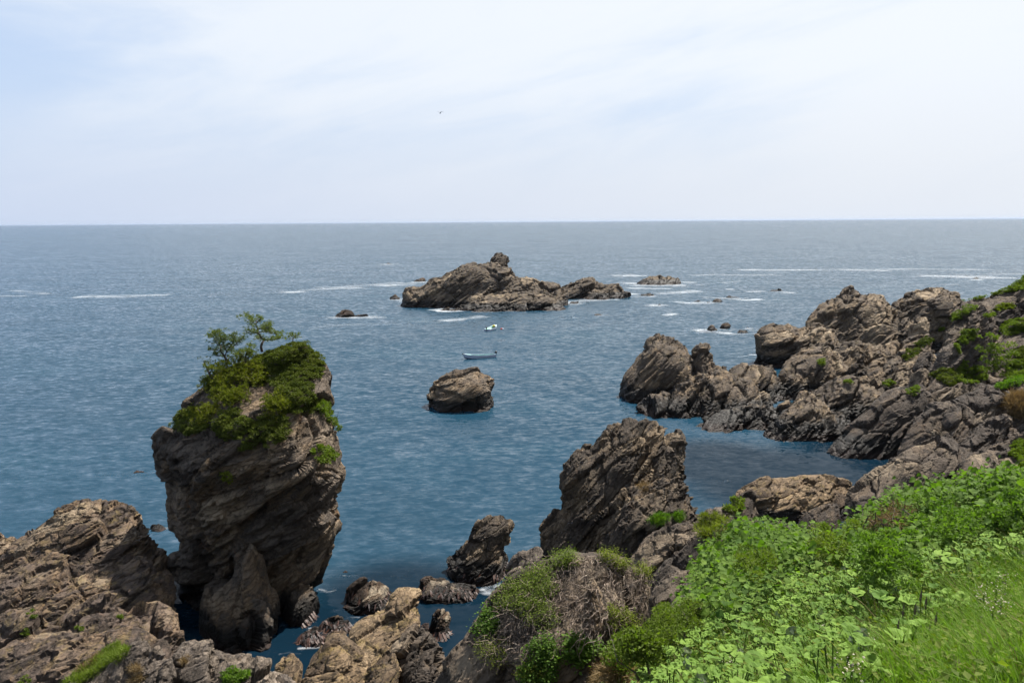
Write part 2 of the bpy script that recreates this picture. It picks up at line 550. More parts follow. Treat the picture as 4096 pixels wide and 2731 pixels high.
R_STACK = rock_mat('rock_stack', tan=(0.31, 0.235, 0.155), dip=25, rust=0.5, wet=1.6)
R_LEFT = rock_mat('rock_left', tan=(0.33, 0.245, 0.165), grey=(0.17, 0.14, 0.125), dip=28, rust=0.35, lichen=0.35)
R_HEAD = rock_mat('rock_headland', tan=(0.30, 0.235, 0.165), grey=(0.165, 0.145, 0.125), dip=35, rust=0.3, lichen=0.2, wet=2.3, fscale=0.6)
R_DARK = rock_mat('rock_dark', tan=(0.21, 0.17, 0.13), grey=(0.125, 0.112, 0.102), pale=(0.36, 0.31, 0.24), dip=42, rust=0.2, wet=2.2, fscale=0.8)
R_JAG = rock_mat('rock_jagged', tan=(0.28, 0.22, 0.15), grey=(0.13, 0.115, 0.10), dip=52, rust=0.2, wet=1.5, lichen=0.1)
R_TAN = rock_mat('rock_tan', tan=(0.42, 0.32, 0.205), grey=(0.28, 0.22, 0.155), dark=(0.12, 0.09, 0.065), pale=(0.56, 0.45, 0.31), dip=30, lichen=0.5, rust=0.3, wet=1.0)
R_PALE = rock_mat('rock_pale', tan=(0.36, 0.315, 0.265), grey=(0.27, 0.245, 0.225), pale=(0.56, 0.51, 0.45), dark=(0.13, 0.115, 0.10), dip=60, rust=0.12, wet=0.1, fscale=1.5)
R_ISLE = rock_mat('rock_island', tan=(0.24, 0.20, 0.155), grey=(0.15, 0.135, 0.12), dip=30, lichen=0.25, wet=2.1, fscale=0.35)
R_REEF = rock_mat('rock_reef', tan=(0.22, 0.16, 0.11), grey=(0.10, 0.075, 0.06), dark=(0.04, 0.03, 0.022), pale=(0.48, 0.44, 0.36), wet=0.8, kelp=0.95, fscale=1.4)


def water_mat():
    m, t = new_mat('sea_water')
    geo = t.n('ShaderNodeNewGeometry')
    pos = geo.outputs['Position']
    mA = t.n('ShaderNodeMapping', None, Vector=pos, Rotation=(0, 0, 0.12), Scale=(0.55, 1.25, 1))
    mB = t.n('ShaderNodeMapping', None, Vector=pos, Rotation=(0, 0, -0.35), Scale=(0.7, 1.2, 1))
    # wind patches change how steep the small ripples are
    wind = t.mapr(t.noise(t.n('ShaderNodeMapping', None, Vector=pos, Scale=(0.3, 1, 1)), 0.016, 5, 0.6), 0.36, 0.66, 0.85, 1.12, True)

    def slope(vec, scale, detail, k, mod=None):
        nd = t.n('ShaderNodeTexNoise', None, Vector=vec, Scale=scale, Detail=detail, Roughness=0.6, Distortion=0.25)
        v = t.vmath('SUBTRACT', nd.outputs['Color'], (0.5, 0.5, 0.5))
        v = t.vmath('SCALE', v)
        if mod is None: v.inputs['Scale'].default_value = k
        else: t.set(v, 'Scale', t.math('MULTIPLY', mod, k))
        return v
    sw = t.vmath('ADD', slope(mA, 0.07, 2, 0.09), slope(mA, 0.35, 3, 0.22))
    sw = t.vmath('ADD', sw, slope(mB, 1.0, 3, 0.72, wind))
    sw = t.vmath('ADD', sw, slope(mA, 3.0, 2, 0.46, wind))
    # sheltered water lies calmer; weed, rock shadow and dark headland reflection painted in
    calm_shade = None
    for (cx_, cy_, rad_) in SHELTER_SHADE:
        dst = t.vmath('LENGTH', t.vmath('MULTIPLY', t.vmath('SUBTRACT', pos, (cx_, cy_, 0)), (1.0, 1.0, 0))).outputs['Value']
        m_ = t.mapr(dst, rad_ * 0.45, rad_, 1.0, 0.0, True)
        calm_shade = m_ if calm_shade is None else t.math('MAXIMUM', calm_shade, m_)
    # swell runs in to the shore, its steeper side turned landward
    sw = t.vmath('MULTIPLY', sw, (0.8, 1.25, 0.0))
    sw = t.vmath('ADD', sw, (0.0, -0.16, 0.0))
    sc_w = t.vmath('SCALE', sw); t.set(sc_w, 'Scale', t.mapr(calm_shade, 0.0, 1.0, 1.0, 0.4))
    bp = t.vmath('NORMALIZE', t.vmath('ADD', sc_w, (0, 0, 1)))
    # weed beds and sand patches under the surface
    sub = t.noise(t.n('ShaderNodeMapping', None, Vector=pos, Scale=(0.6, 1, 1)), 0.045, 5, 0.6)
    col = t.ramp(sub, [(0.34, (0.0072, 0.0272, 0.046)), (0.52, (0.0080, 0.0300, 0.051)), (0.70, (0.0088, 0.0335, 0.054))])
    col = t.mix(t.math('MULTIPLY', calm_shade, 0.85), col, (0.0014, 0.0058, 0.0115))  # water colour darkened for rock shadow and reflected headland, besides weed
    p = t.n('ShaderNodeBsdfPrincipled', None, Base_Color=col, Roughness=0.07, IOR=t.mapr(calm_shade, 0.0, 1.0, 1.34, 1.14), Normal=bp)  # IOR lowered there so less sky reflection lifts the painted dark
    t.n('ShaderNodeOutputMaterial', None, Surface=p)
    return m


SHELTER_SHADE = [(*on_water(800, 480)[:2], 17), (*on_water(890, 455)[:2], 14), (*on_water(195, 600)[:2], 7), (*on_water(300, 640)[:2], 8), (*on_water(720, 462)[:2], 12), (*on_water(470, 620)[:2], 9), (*on_water(400, 600)[:2], 9)]
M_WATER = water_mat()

# ------------------------------------------------------------------ the sea
xs = np.concatenate([-np.geomspace(400, 90000, 14)[::-1], np.linspace(-360, 360, 13), np.geomspace(400, 90000, 14)])
ys = np.concatenate([[-300, -100], np.linspace(0, 400, 11), np.geomspace(450, 90000, 16)])
X, Y = np.meshgrid(xs, ys)
V = np.stack([X.ravel(), Y.ravel(), np.zeros(X.size)], 1)
nx = len(xs)
F = [(j * nx + i, j * nx + i + 1, (j + 1) * nx + i + 1, (j + 1) * nx + i) for j in range(len(ys) - 1) for i in range(nx - 1)]
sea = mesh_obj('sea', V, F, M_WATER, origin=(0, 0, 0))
tag(sea, 'blue sea with small ripples stretching to the horizon', kind='structure')

# ------------------------------------------------------------------ rocks
# the tall stack
stack_pl = zp(2, [(355, 905), (345, 760), (340, 640), (320, 560), (298, 480), (290, 400), (288, 300), (276, 240), (285, 170), (268, 80), (245, 5)]) + \
    zp(1, [(330, 1360), (300, 1250), (288, 1185), (310, 1150), (400, 1085), (430, 1020), (480, 950), (560, 870), (640, 790), (730, 740), (790, 660), (900, 590), (1050, 570), (1180, 540), (1300, 475), (1420, 425), (1560, 415), (1680, 460), (1740, 500),
           (1775, 480), (1795, 540), (1828, 590), (1838, 700), (1850, 760), (1885, 850), (1918, 905), (1915, 965), (1890, 990), (1905, 1060), (1928, 1150), (1925, 1210), (1950, 1300), (1970, 1390), (1965, 1500), (1970, 1560)]) + \
    zp(2, [(1480, 90), (1475, 180), (1425, 240), (1420, 330), (1440, 400), (1440, 520), (1415, 580), (1385, 620), (1365, 680), (1348, 740), (1345, 860), (1335, 900), (1285, 920)])
sea_stack = empty('sea_stack', (at(250, 590, 50)[0], 50, 0))
tag(sea_stack, 'tall brown sea stack crowned with pines and juniper', 'sea stack')
rock('stack_body', stack_pl, 51.5, R_STACK, parent=sea_stack, Tf=6.0, Tb=5.5, Rr=3.2, voxel=0.13, bottom=-2.5, power=0.55,
     prof=[(-3, 0.75), (0, 0.7), (3, 0.6), (6, 0.74), (9, 1.0), (11, 1.1), (13, 0.75), (16, 0.3), (18, 0.2)], dip=32, strike=25, block=1.8, amp=0.6, seed=3, ledge=0.16, ledge_w=1.3)
rock('stack_foot', zp(2, [(490, 1010), (500, 930), (560, 880), (700, 860), (760, 600), (800, 565), (860, 600), (930, 760), (960, 900), (1010, 1000), (1000, 1160), (980, 1330)]), 46.5, R_STACK, parent=sea_stack,
     Tf=3.0, Tb=3.0, Rr=2.2, voxel=0.12, bottom=-2.0, k=0.12, prof=[(-2, 1.25), (1, 1.05), (4, 0.7), (9, 0.5)], dip=-62, strike=10, block=1.5, amp=0.4, seed=5, ledge=0.12, ledge_w=1.0)
rock('stack_foot', zp(2, [(960, 1300), (1000, 1080), (1010, 980), (1080, 900), (1200, 880), (1270, 930), (1265, 1060), (1240, 1150), (1150, 1210)]), 48.5, R_STACK, parent=sea_stack,
     Tf=2.2, Tb=2.5, Rr=1.6, voxel=0.12, bottom=-2.0, k=0.1, dip=70, strike=10, block=1.3, amp=0.4, seed=6)

# boulder standing in the bay
rock('boulder', zp(8, [(655, 1030), (648, 1000), (642, 965), (665, 940), (690, 890), (760, 860), (800, 840), (870, 832), (900, 825), (960, 815), (985, 842), (1030, 850), (1042, 880), (1052, 920), (1050, 970), (1062, 1005), (1060, 1025)]),
     106.5, R_STACK, 'rounded brown boulder standing alone in the bay below the moored boat', 'boulder', Tf=3.6, Tb=3.2, Rr=2.4, voxel=0.17, bottom=-2.0, k=0.25, dip=18, block=1.6, amp=0.5, seed=9, ledge=0.32, ledge_w=1.3)

# rocky island
isle = empty('rocky_island', (at(478, 300, 240)[0], 240, 0))
tag(isle, 'long rocky island with a knob on its ridge, white surf round its foot', 'island')
IK = dict(parent=isle, voxel=0.40, bottom=-2.0, ledge=0.4, ledge_w=2.0)
rock('island_ridge', zp(8, [(478, 385), (480, 350), (495, 312), (530, 300), (600, 300), (640, 262), (680, 228), (720, 225), (760, 200), (840, 165), (890, 152), (950, 150), (1000, 150), (1050, 160), (1090, 172), (1150, 170), (1190, 200), (1225, 240), (1260, 245),
                             (1300, 250), (1330, 262), (1400, 288), (1450, 272), (1480, 300), (1520, 325), (1540, 350)]), 240, R_ISLE, Tf=7, Tb=9, Rr=6, k=0.35, dip=38, block=3.0, amp=0.9, seed=21, **IK)
rock('island_knob', zp(8, [(1030, 165), (1028, 150), (1040, 130), (1060, 108), (1078, 94), (1110, 91), (1142, 95), (1157, 112), (1155, 140), (1158, 175)]), 243, R_ISLE, Tf=2.6, Tb=3, Rr=2.5, k=0.35, dip=60, block=2.0, amp=0.6, seed=22,
     parent=isle, voxel=0.35, drop=3.0)
rock('island_ledge', zp(8, [(832, 462), (850, 430), (905, 412), (920, 378), (1000, 370), (1060, 358), (1120, 362), (1200, 335), (1280, 320), (1400, 335), (1440, 362), (1470, 398), (1500, 410), (1505, 420)]), 228, R_ISLE, Tf=4.5, Tb=7, Rr=4, k=0.9, dip=30, block=2.6,
     amp=0.8, seed=23, **IK)
rock('island_ledge', zp(8, [(1290, 350), (1340, 310), (1400, 300), (1420, 318), (1500, 290), (1590, 268), (1660, 255), (1735, 262), (1742, 282), (1800, 280), (1840, 295), (1890, 322), (1900, 338)]), 262, R_ISLE, Tf=4.5, Tb=6, Rr=4, k=0.6, dip=25, block=2.0, amp=1.0, seed=24,
     **IK)
rock('island_ledge', zp(8, [(880, 400), (930, 340), (1020, 320), (1120, 300), (1230, 280), (1330, 290), (1400, 330), (1440, 380)]), 234, R_ISLE, Tf=5, Tb=5, Rr=4, k=0.7, dip=30, block=2.6, amp=0.8, seed=25, **IK)

REEF = [
    # zoom, polyline, label, material, thickness
    (8, [(395, 386), (410, 365), (440, 352), (465, 362), (480, 385)], 'dark low rock off the left tip of the long island', R_REEF, 2.5),
    (8, [(538, 398), (560, 380), (620, 372), (680, 380), (705, 402)], 'low weedy ledge awash at the foot of the long island, left of its gap', R_REEF, 3),
    (8, [(545, 274), (570, 256), (620, 247), (632, 258), (635, 275)], 'small dark rock with surf behind the left end of the long island', R_REEF, 3),
    (8, [(700, 458), (760, 440), (835, 430), (845, 455)], 'flat weedy rock with foam beside the front ledge of the island', R_REEF, 2.5),
    (8, [(1618, 386), (1640, 372), (1680, 352), (1722, 325), (1760, 336), (1788, 362), (1795, 385)], 'pointed rock in front of the right tail of the long island', R_ISLE, 4),
    (8, [(1518, 412), (1550, 396), (1590, 398), (1602, 408)], 'small flat rock just right of the front island ledge', R_REEF, 2),
    (8, [(1680, 482), (1700, 474), (1730, 475), (1748, 486)], 'little dark rock in open water below the island tail', R_REEF, 1.5),
    (8, [(1553, 498), (1565, 491), (1580, 496)], 'tiny dark rock tip in open water between boat and island tail', R_REEF, 1.0),
    (8, [(60, 498), (90, 470), (125, 448), (150, 447), (178, 462), (190, 482), (240, 482), (265, 478), (285, 490), (315, 494)], 'black rock with a pale cap and long weedy tail, behind the pines', R_REEF, 3),
    (8, [(368, 163), (395, 153), (421, 162)], 'tiny far rock alone in open sea left of the island', R_REEF, 2.5),
    (9, [(120, 402), (150, 375), (210, 340), (300, 295), (400, 285), (430, 278), (455, 300), (540, 298), (600, 310), (640, 350), (662, 395)], 'broad grey islet beyond the right end of the long island', R_ISLE, 6),
    (9, [(155, 535), (190, 508), (290, 498), (340, 512), (372, 528)], 'low brown reef beside the brightest streak of surf', R_REEF, 3),
    (9, [(375, 642), (400, 622), (425, 625), (432, 645)], 'tiny rock sitting in a small patch of foam', R_REEF, 1.5),
    (9, [(785, 606), (860, 582), (920, 606)], 'leftmost of three low brown rocks in a row in the surf', R_REEF, 2),
    (9, [(950, 614), (980, 590), (1012, 614)], 'smallest, middle one of three low brown rocks in a row', R_REEF, 1.5),
    (9, [(1010, 610), (1030, 578), (1085, 558), (1130, 570), (1158, 595)], 'highest, rightmost of three low brown rocks in a row', R_REEF, 2),
    (9, [(1183, 556), (1230, 535), (1260, 540), (1320, 552), (1380, 544), (1402, 558)], 'long flat reddish reef behind the row of three low rocks', R_REEF, 2),
    (9, [(1690, 478), (1720, 462), (1830, 456), (1897, 480)], 'flat dark reef far out above the headland saddle', R_REEF, 2.5),
    (9, [(966, 940), (970, 898), (1028, 870), (1052, 880), (1075, 915), (1102, 948)], 'black wedge rock with a wave breaking on its left side', R_REEF, 2),
    (9, [(1113, 908), (1130, 857), (1190, 840), (1246, 857), (1245, 890), (1240, 925)], 'black block rock standing beside the wedge rock', R_REEF, 2),
    (9, [(1403, 914), (1440, 892), (1464, 912)], 'tiny reddish rock tip behind the low black reef near the headland', R_REEF, 1),
    (9, [(1303, 975), (1330, 932), (1380, 922), (1440, 940), (1482, 975)], 'low ragged black reef between the block rock and the headland', R_REEF, 2),
    ('f', [(2228, 640), (2240, 633), (2252, 640)], 'small dark rock inside the big breaker near the right edge', R_REEF, 2.5),
    (6, [(830, 506), (850, 495), (880, 500)], 'flat dark ledge awash at the back of the headland saddle', R_REEF, 2),
    ('f', [(262, 1088), (300, 1080), (345, 1080), (380, 1086)], 'reddish weed-covered reef awash just left of the tall stack', R_REEF, 1.2),
    ('f', [(338, 1222), (348, 1203), (365, 1200), (383, 1212)], 'red weedy rock awash between the left outcrop and the tall stack', R_REEF, 1.2),
    (7, [(392, 214), (440, 200), (500, 190), (560, 192), (610, 203)], 'flat red weedy reef awash in the dark inlet', R_REEF, 1.3),
    (4, [(525, 692), (560, 660), (590, 662), (602, 685)], 'tiny red weedy tip awash right of the tall stack', R_REEF, 0.6),
]
for i, (z, pl, lab, mat, T) in enumerate(REEF):
    pts = zp(z, pl)
    base = on_water(*((pts[0][0] + pts[-1][0]) / 2, max(pts[0][1], pts[-1][1])))
    D = base[1]
    vx = max(0.06, D / 796 * 1.0)
    span = abs(pts[-1][0] - pts[0][0]) * D / 796
    ro, _ = rock('reef_rock', pts, D + T * 0.6, mat, lab, 'rock', Tf=min(T, span * 0.4), Tb=min(T, span * 0.4), Rr=max(0.25, min(T, span * 0.3)) * 0.8, voxel=vx, smit=2, bottom=-1.2, k=0.35, dip=25 + i * 5 % 30, block=max(0.35, min(2.2, span * 0.16)), amp=max(0.03, min(0.6, span * 0.05)),
         seed=100 + i, ledge=0.12, ledge_w=0.7)
    if 'awash just left' in lab or 'in the dark inlet' in lab: ro.location.z -= 0.32      # only the back of it clears the water

# weedy rocks between the stack and the near shore
NEAR = [
    (4, [(1395, 560), (1430, 512), (1500, 450), (1550, 390), (1572, 330), (1640, 270), (1690, 228), (1780, 215), (1835, 203), (1890, 228), (1914, 280), (1900, 320), (1872, 372), (1862, 440), (1855, 520), (1875, 600), (1870, 640)], 54.5, R_JAG,
     'brown boulder leaning right, weed-skirted, between the tall stack and jagged crag', dict(Tf=1.6, Tb=1.8, Rr=1.3, voxel=0.085, dip=40, block=0.8, amp=0.25, prof=[(-1, 1.6), (1, 1.25), (2.5, 0.9), (5, 0.7)], ledge=0.12, ledge_w=0.5)),
    (4, [(545, 838), (620, 775), (690, 728), (740, 722), (790, 745), (850, 745), (900, 778), (960, 812), (1025, 842)], 50.0, R_REEF,
     'black weedy rock with a pale green top, right of the tall stack foot', dict(Tf=1.8, Tb=1.0, Rr=1.0, voxel=0.075, dip=30, block=0.6, amp=0.22)),
    (4, [(1138, 805), (1180, 745), (1230, 712), (1300, 740), (1400, 728), (1500, 742), (1580, 765), (1655, 805)], 51.2, R_REEF,
     'long low weedy rock awash below the leaning boulder', dict(Tf=1.7, Tb=0.9, Rr=0.9, voxel=0.075, dip=20, block=0.6, amp=0.2)),
    (4, [(1235, 1190), (1262, 1080), (1290, 1000), (1330, 960), (1372, 952), (1400, 1000), (1402, 1080), (1420, 1130), (1442, 1220)], 46, R_REEF,
     'upright rock streaked white and black beside the tan ridge', dict(Tf=0.9, Tb=0.8, Rr=0.7, voxel=0.07, dip=70, block=0.5, amp=0.2)),
    (4, [(355, 1130), (420, 1062), (500, 1035), (560, 1040), (602, 1108)], 46.5, R_REEF, 'black weedy rock at the waterline right of the stack foot', dict(Tf=0.9, Tb=0.8, Rr=0.6, voxel=0.07, block=0.45, amp=0.2)),
    (4, [(185, 1205), (255, 1142), (330, 1125), (390, 1158), (410, 1225)], 45.0, R_REEF, 'red-brown weedy rock nearest the sunlit stack foot', dict(Tf=0.9, Tb=0.8, Rr=0.6, voxel=0.07, block=0.45, amp=0.2)),
    (4, [(420, 1200), (450, 1150), (500, 1140), (560, 1170), (580, 1215)], 44, R_REEF, 'small weedy rock tucked behind the tan ridge', dict(Tf=0.6, Tb=0.6, Rr=0.4, voxel=0.07, block=0.4, amp=0.15)),
    (4, [(1170, 1110), (1200, 1072), (1240, 1082), (1245, 1160)], 46.5, R_REEF, 'small black rock between tan ridge and white-streaked rock', dict(Tf=0.5, Tb=0.6, Rr=0.4, voxel=0.07, block=0.4, amp=0.15)),
    (4, [(700, 1085), (780, 1050), (850, 1030), (920, 1000), (960, 1010)], 46, R_REEF, 'red weed-covered reef along the far side of the tan ridge', dict(Tf=0.7, Tb=0.8, Rr=0.4, voxel=0.07, block=0.4, amp=0.15)),
    (4, [(1858, 725), (1890, 610), (1960, 512), (2010, 520), (2080, 475), (2112, 478), (2150, 540), (2160, 640)], 47, R_PALE,
     'pale grey pointed slab behind the vine-covered dome', dict(Tf=0.9, Tb=1.0, Rr=0.6, voxel=0.075, dip=60, block=0.8, amp=0.2)),
    (4, [(1850, 760), (1880, 690), (1960, 650), (2050, 630), (2110, 620), (2160, 660)], 44, R_PALE, 'low pale stone at the water behind the vine-covered dome', dict(Tf=0.9, Tb=1.0, Rr=0.6, voxel=0.075, dip=50, block=0.6, amp=0.2)),
]
for i, (z, pl, D, mat, lab, kw) in enumerate(NEAR):
    kw = dict(dict(k=0.2, bottom=-1.2, seed=200 + i, ledge=0.05, ledge_w=0.4, dip=30), **kw)
    rock('shore_rock', zp(z, pl), D, mat, lab, 'rock', **kw)

# tan ridge in the middle foreground
tan = empty('tan_rock_ridge', (at(345, 640, 40)[0], 40, 0))
tag(tan, 'sunlit tan rock ridge running from the bottom edge into the water', 'rock ridge')
TK = dict(parent=tan, voxel=0.085)
rock('ridge_block', zp(4, [(560, 1330), (600, 1140), (700, 1085), (780, 1068), (900, 1000), (925, 935), (955, 870), (1030, 828), (1112, 816), (1170, 875), (1182, 990), (1172, 1080), (1150, 1150), (1110, 1230)]), 40.5, R_TAN, k=1.0, Tf=2.2, Tb=2.2, Rr=1.0, bottom=-1.5, dip=32, block=1.0,
     amp=0.28, seed=31, ledge=0.1, ledge_w=0.45, **TK)
rock('ridge_block', zp(4, [(225, 1640), (240, 1450), (330, 1360), (400, 1250), (470, 1195), (560, 1228), (640, 1280), (700, 1340), (780, 1430), (805, 1500), (800, 1640)]), 32.5, R_TAN, k=0.8, Tf=1.0, Tb=2.5, Rr=1.0, drop=3, dip=10, strike=60, block=1.1, amp=0.2, seed=32, ledge=0.0, **TK)
rock('ridge_block', zp(4, [(940, 1650), (955, 1340), (1000, 1280), (1060, 1205), (1140, 1140), (1190, 1152), (1240, 1232), (1300, 1218), (1352, 1240), (1342, 1330), (1390, 1420), (1395, 1650)]), 33.5, R_DARK, k=0.75, Tf=1.2, Tb=2.2, Rr=0.8, drop=3, dip=48, block=0.9, amp=0.28, seed=33, ledge=0.14,
     ledge_w=0.45, **TK)
rock('ridge_block', zp(4, [(700, 1650), (720, 1400), (800, 1340), (880, 1310), (960, 1340), (1000, 1420), (1010, 1650)]), 32.0, R_TAN, k=0.8, Tf=1.0, Tb=2.0, Rr=0.8, drop=3, dip=40, block=0.8, amp=0.25, seed=34, **TK)
rock('ridge_block', zp(4, [(-20, 1650), (0, 1430), (60, 1382), (150, 1343), (232, 1360), (238, 1460), (225, 1650)]), 33.5, R_TAN, k=0.5, Tf=0.9, Tb=1.5, Rr=0.7, drop=3, dip=75, block=0.7, amp=0.2, seed=35, **TK)

# left foreground outcrop
left = empty('rock_outcrop', (at(80, 600, 42)[0], 42, 0))
tag(left, 'broad brown fractured rock outcrop filling the lower left corner', 'rock outcrop')
LK = dict(parent=left, voxel=0.105, dip=27, block=1.2, amp=0.44, ledge=0.2, ledge_w=0.7)
rock('outcrop_crag', zp(3, [(-120, 700), (-60, 620), (80, 500), (200, 430), (300, 360), (392, 290), (400, 250), (470, 215), (560, 188), (680, 175), (770, 168), (860, 193), (980, 203), (1040, 238), (1092, 268), (1110, 330), (1122, 400), (1140, 480), (1190, 490), (1222, 600), (1252, 640), (1272, 720), (1300, 770)]),
     49.5, R_LEFT, k=1.0, Tf=2.4, Tb=3.0, Rr=1.6, bottom=-1.5, seed=41, **LK)
rock('outcrop_crag', zp(3, [(-260, 560), (-200, 420), (-60, 395), (0, 385), (30, 408), (55, 460), (82, 495), (95, 620)]), 52.0, R_LEFT, k=0.7, Tf=1.6, Tb=2.0, Rr=1.2, bottom=-1.5, seed=42, **LK)
rock('outcrop_crag', zp(3, [(-160, 900), (-60, 790), (50, 720), (150, 682), (260, 660), (330, 650), (360, 610), (420, 588), (470, 600), (492, 665), (560, 645), (620, 640), (690, 598), (730, 640), (800, 622), (920, 650), (1000, 602), (1070, 598), (1140, 640), (1200, 720), (1250, 738), (1282, 850), (1305, 920)]),
     41.5, R_LEFT, k=1.0, Tf=2.2, Tb=2.4, Rr=1.2, bottom=-1.5, seed=43, **LK)
rock('outcrop_crag', zp(3, [(-200, 1250), (-60, 1130), (100, 1000), (300, 1000), (450, 1045), (560, 1000), (740, 900), (800, 880), (900, 950), (1000, 1000), (1150, 980), (1260, 1010), (1302, 1100), (1322, 1220), (1342, 1340)]),
     34.5, R_LEFT, k=1.05, Tf=2.0, Tb=2.2, Rr=1.1, bottom=-1.5, seed=44, **LK)
rock('outcrop_crag', zp(3, [(-200, 1700), (-60, 1340), (200, 1230), (500, 1200), (760, 1180), (900, 1110), (1050, 1110), (1200, 1200), (1320, 1300), (1345, 1400), (1355, 1700)]),
     29.0, R_LEFT, k=1.1, Tf=1.6, Tb=2.2, Rr=1.1, drop=4, seed=45, parent=left, voxel=0.095, dip=20, block=0.9, amp=0.26, ledge=0.1, ledge_w=0.5)

# pale rocks along the bottom edge
rock('pale_rock', zp(3, [(430, 1720), (600, 1568), (760, 1480), (830, 1420), (960, 1340), (1000, 1268), (1060, 1282), (1130, 1300), (1200, 1340), (1245, 1400), (1300, 1480), (1310, 1720)]), 21.5, R_PALE, 'pale grey splintered rock with grass on its left flank', 'rock',
     k=0.5, Tf=0.8, Tb=1.6, Rr=0.8, drop=3, voxel=0.06, dip=62, block=0.55, amp=0.2, seed=51, ledge=0.12, ledge_w=0.35)
rock('pale_rock', zp(2, [(290, 1700), (300, 1500), (320, 1400), (380, 1340), (460, 1322), (520, 1290), (590, 1284), (640, 1350), (700, 1382), (720, 1422), (800, 1400), (850, 1440), (900, 1450), (980, 1480), (1060, 1530), (1150, 1575), (1180, 1700)]), 22, R_PALE,
     'pale grey rounded rock in front of the tall stack foot', 'rock', k=0.6, Tf=0.9, Tb=1.8, Rr=0.9, drop=3, voxel=0.06, dip=30, block=0.75, amp=0.22, seed=52, ledge=0.06, ledge_w=0.4)

# jagged crag right of the middle
jag = empty('jagged_crag', (at(680, 520, 57)[0], 57, 0))
tag(jag, 'jagged dark crag of steep slabs right of the middle channel', 'crag')
JK = dict(parent=jag, voxel=0.11, ledge=0.40, ledge_w=0.7)
rock('crag_body', zp(5, [(700, 1260), (703, 1090), (715, 1000), (760, 920), (800, 850), (855, 812), (862, 740), (870, 620), (900, 500), (960, 420), (1000, 385), (1070, 338), (1105, 380), (1160, 330), (1220, 260), (1290, 210), (1380, 165), (1440, 175), (1482, 240), (1510, 200), (1560, 168), (1622, 185), (1640, 260),
                         (1690, 290), (1740, 240), (1800, 235), (1850, 290), (1848, 380), (1840, 500), (1852, 620), (1860, 720), (1900, 830), (1960, 940), (1980, 1000)]), 55.5, R_JAG, k=0.35, Tf=3.0, Tb=3.0, Rr=2.2, bottom=-2, dip=60, strike=35, block=1.0, amp=0.42, seed=61, **JK)
rock('crag_spur', zp(5, [(1150, 1300), (1200, 1000), (1280, 760), (1330, 700), (1420, 640), (1500, 700), (1560, 690), (1650, 620), (1710, 625), (1725, 720), (1740, 760), (1850, 700), (1900, 698), (1910, 780), (1950, 840), (1975, 930), (1985, 1050)]), 49.5, R_JAG, k=0.35, Tf=2.2, Tb=2.4, Rr=1.6, bottom=-1, dip=57, strike=35, block=0.9,
     amp=0.36, seed=62, **JK)
rock('crag_spur', zp(5, [(1380, 1420), (1430, 1290), (1442, 1180), (1560, 1100), (1700, 1025), (1860, 940), (1908, 960), (1920, 1060), (1990, 1130)]), 41, R_DARK, k=0.4, Tf=1.6, Tb=2.5, Rr=1.4, drop=7, dip=42, block=1.0, amp=0.32, seed=63, **JK)
rock('crag_spur', zp(5, [(1575, 1700), (1575, 1400), (1680, 1280), (1800, 1180), (1900, 1090), (1980, 1040), (2100, 1000), (2160, 980), (2200, 1050), (2230, 1200)]), 30, R_DARK, k=0.45, Tf=1.2, Tb=2.2, Rr=1.2, drop=4, voxel=0.085, parent=jag, dip=42, block=0.85, amp=0.3, seed=64, ledge=0.22, ledge_w=0.5)
rock('crag_spur', zp(10, [(1860, 1000), (1880, 840), (1900, 640), (1960, 490), (2080, 430), (2200, 360), (2330, 300), (2400, 500), (2400, 900)]), 26.5, R_DARK, k=0.4, Tf=0.8, Tb=2.0, Rr=0.9, drop=3, voxel=0.08, parent=jag, dip=42, block=0.8, amp=0.25, seed=65, ledge=0.12, ledge_w=0.5)

# dome under the vines
dome = empty('vine_rock', (at(560, 640, 23)[0], 23, 8))
tag(dome, 'dark rounded rock dome draped with brown vines at the bottom centre', 'rock')
rock('dome_body', zp(10, [(-250, 1600), (-120, 1340), (0, 1120), (130, 990), (250, 800), (330, 640), (430, 500), (530, 400), (640, 320), (800, 270), (960, 200), (1100, 165), (1300, 160), (1500, 170), (1640, 220), (1750, 290), (1840, 305), (1890, 380), (1905, 500), (1900, 640), (1870, 780), (1850, 900), (1850, 1600)]),
     23, R_DARK, parent=dome, k=0.15, Tf=3.4, Tb=3.0, Rr=2.8, drop=3, voxel=0.08, dip=40, block=1.3, amp=0.24, seed=71, ledge=0.05, ledge_w=0.8, power=0.6)
rock('dome_block', zp(10, [(1230, 760), (1260, 560), (1290, 430), (1340, 400), (1400, 440), (1410, 520), (1440, 600), (1480, 640), (1480, 720), (1440, 760)]), 20.0, R_STACK, parent=dome, k=0.1, Tf=0.4, Tb=1.6, Rr=0.4, drop=0.4, voxel=0.05, dip=15, block=0.9, amp=0.12, seed=72, ledge=0.04, ledge_w=0.5)

# boulders in the cove
rock('boulder', zp(7, [(500, 320), (510, 280), (540, 230), (600, 200), (680, 165), (740, 152), (840, 165), (960, 152), (1060, 160), (1130, 180), (1200, 205), (1250, 200), (1275, 215), (1290, 330)]), 66, R_TAN, 'broad tan boulder at the edge of the dark inlet', 'boulder',
     k=0.45, Tf=2.6, Tb=3, Rr=2.0, bottom=-2, voxel=0.12, dip=15, block=1.3, amp=0.35, seed=75, ledge=0.22, ledge_w=0.7)
rock('boulder', zp(7, [(925, 520), (930, 460), (960, 400), (1030, 365), (1100, 345), (1160, 342), (1195, 370), (1207, 420), (1205, 520)]), 44, R_DARK, 'rounded grey boulder below the broad tan boulder', 'boulder',
     k=0.25, Tf=1.4, Tb=1.4, Rr=1.3, drop=1.5, voxel=0.08, dip=50, block=1.1, amp=0.14, seed=76, ledge=0.05, ledge_w=0.5)
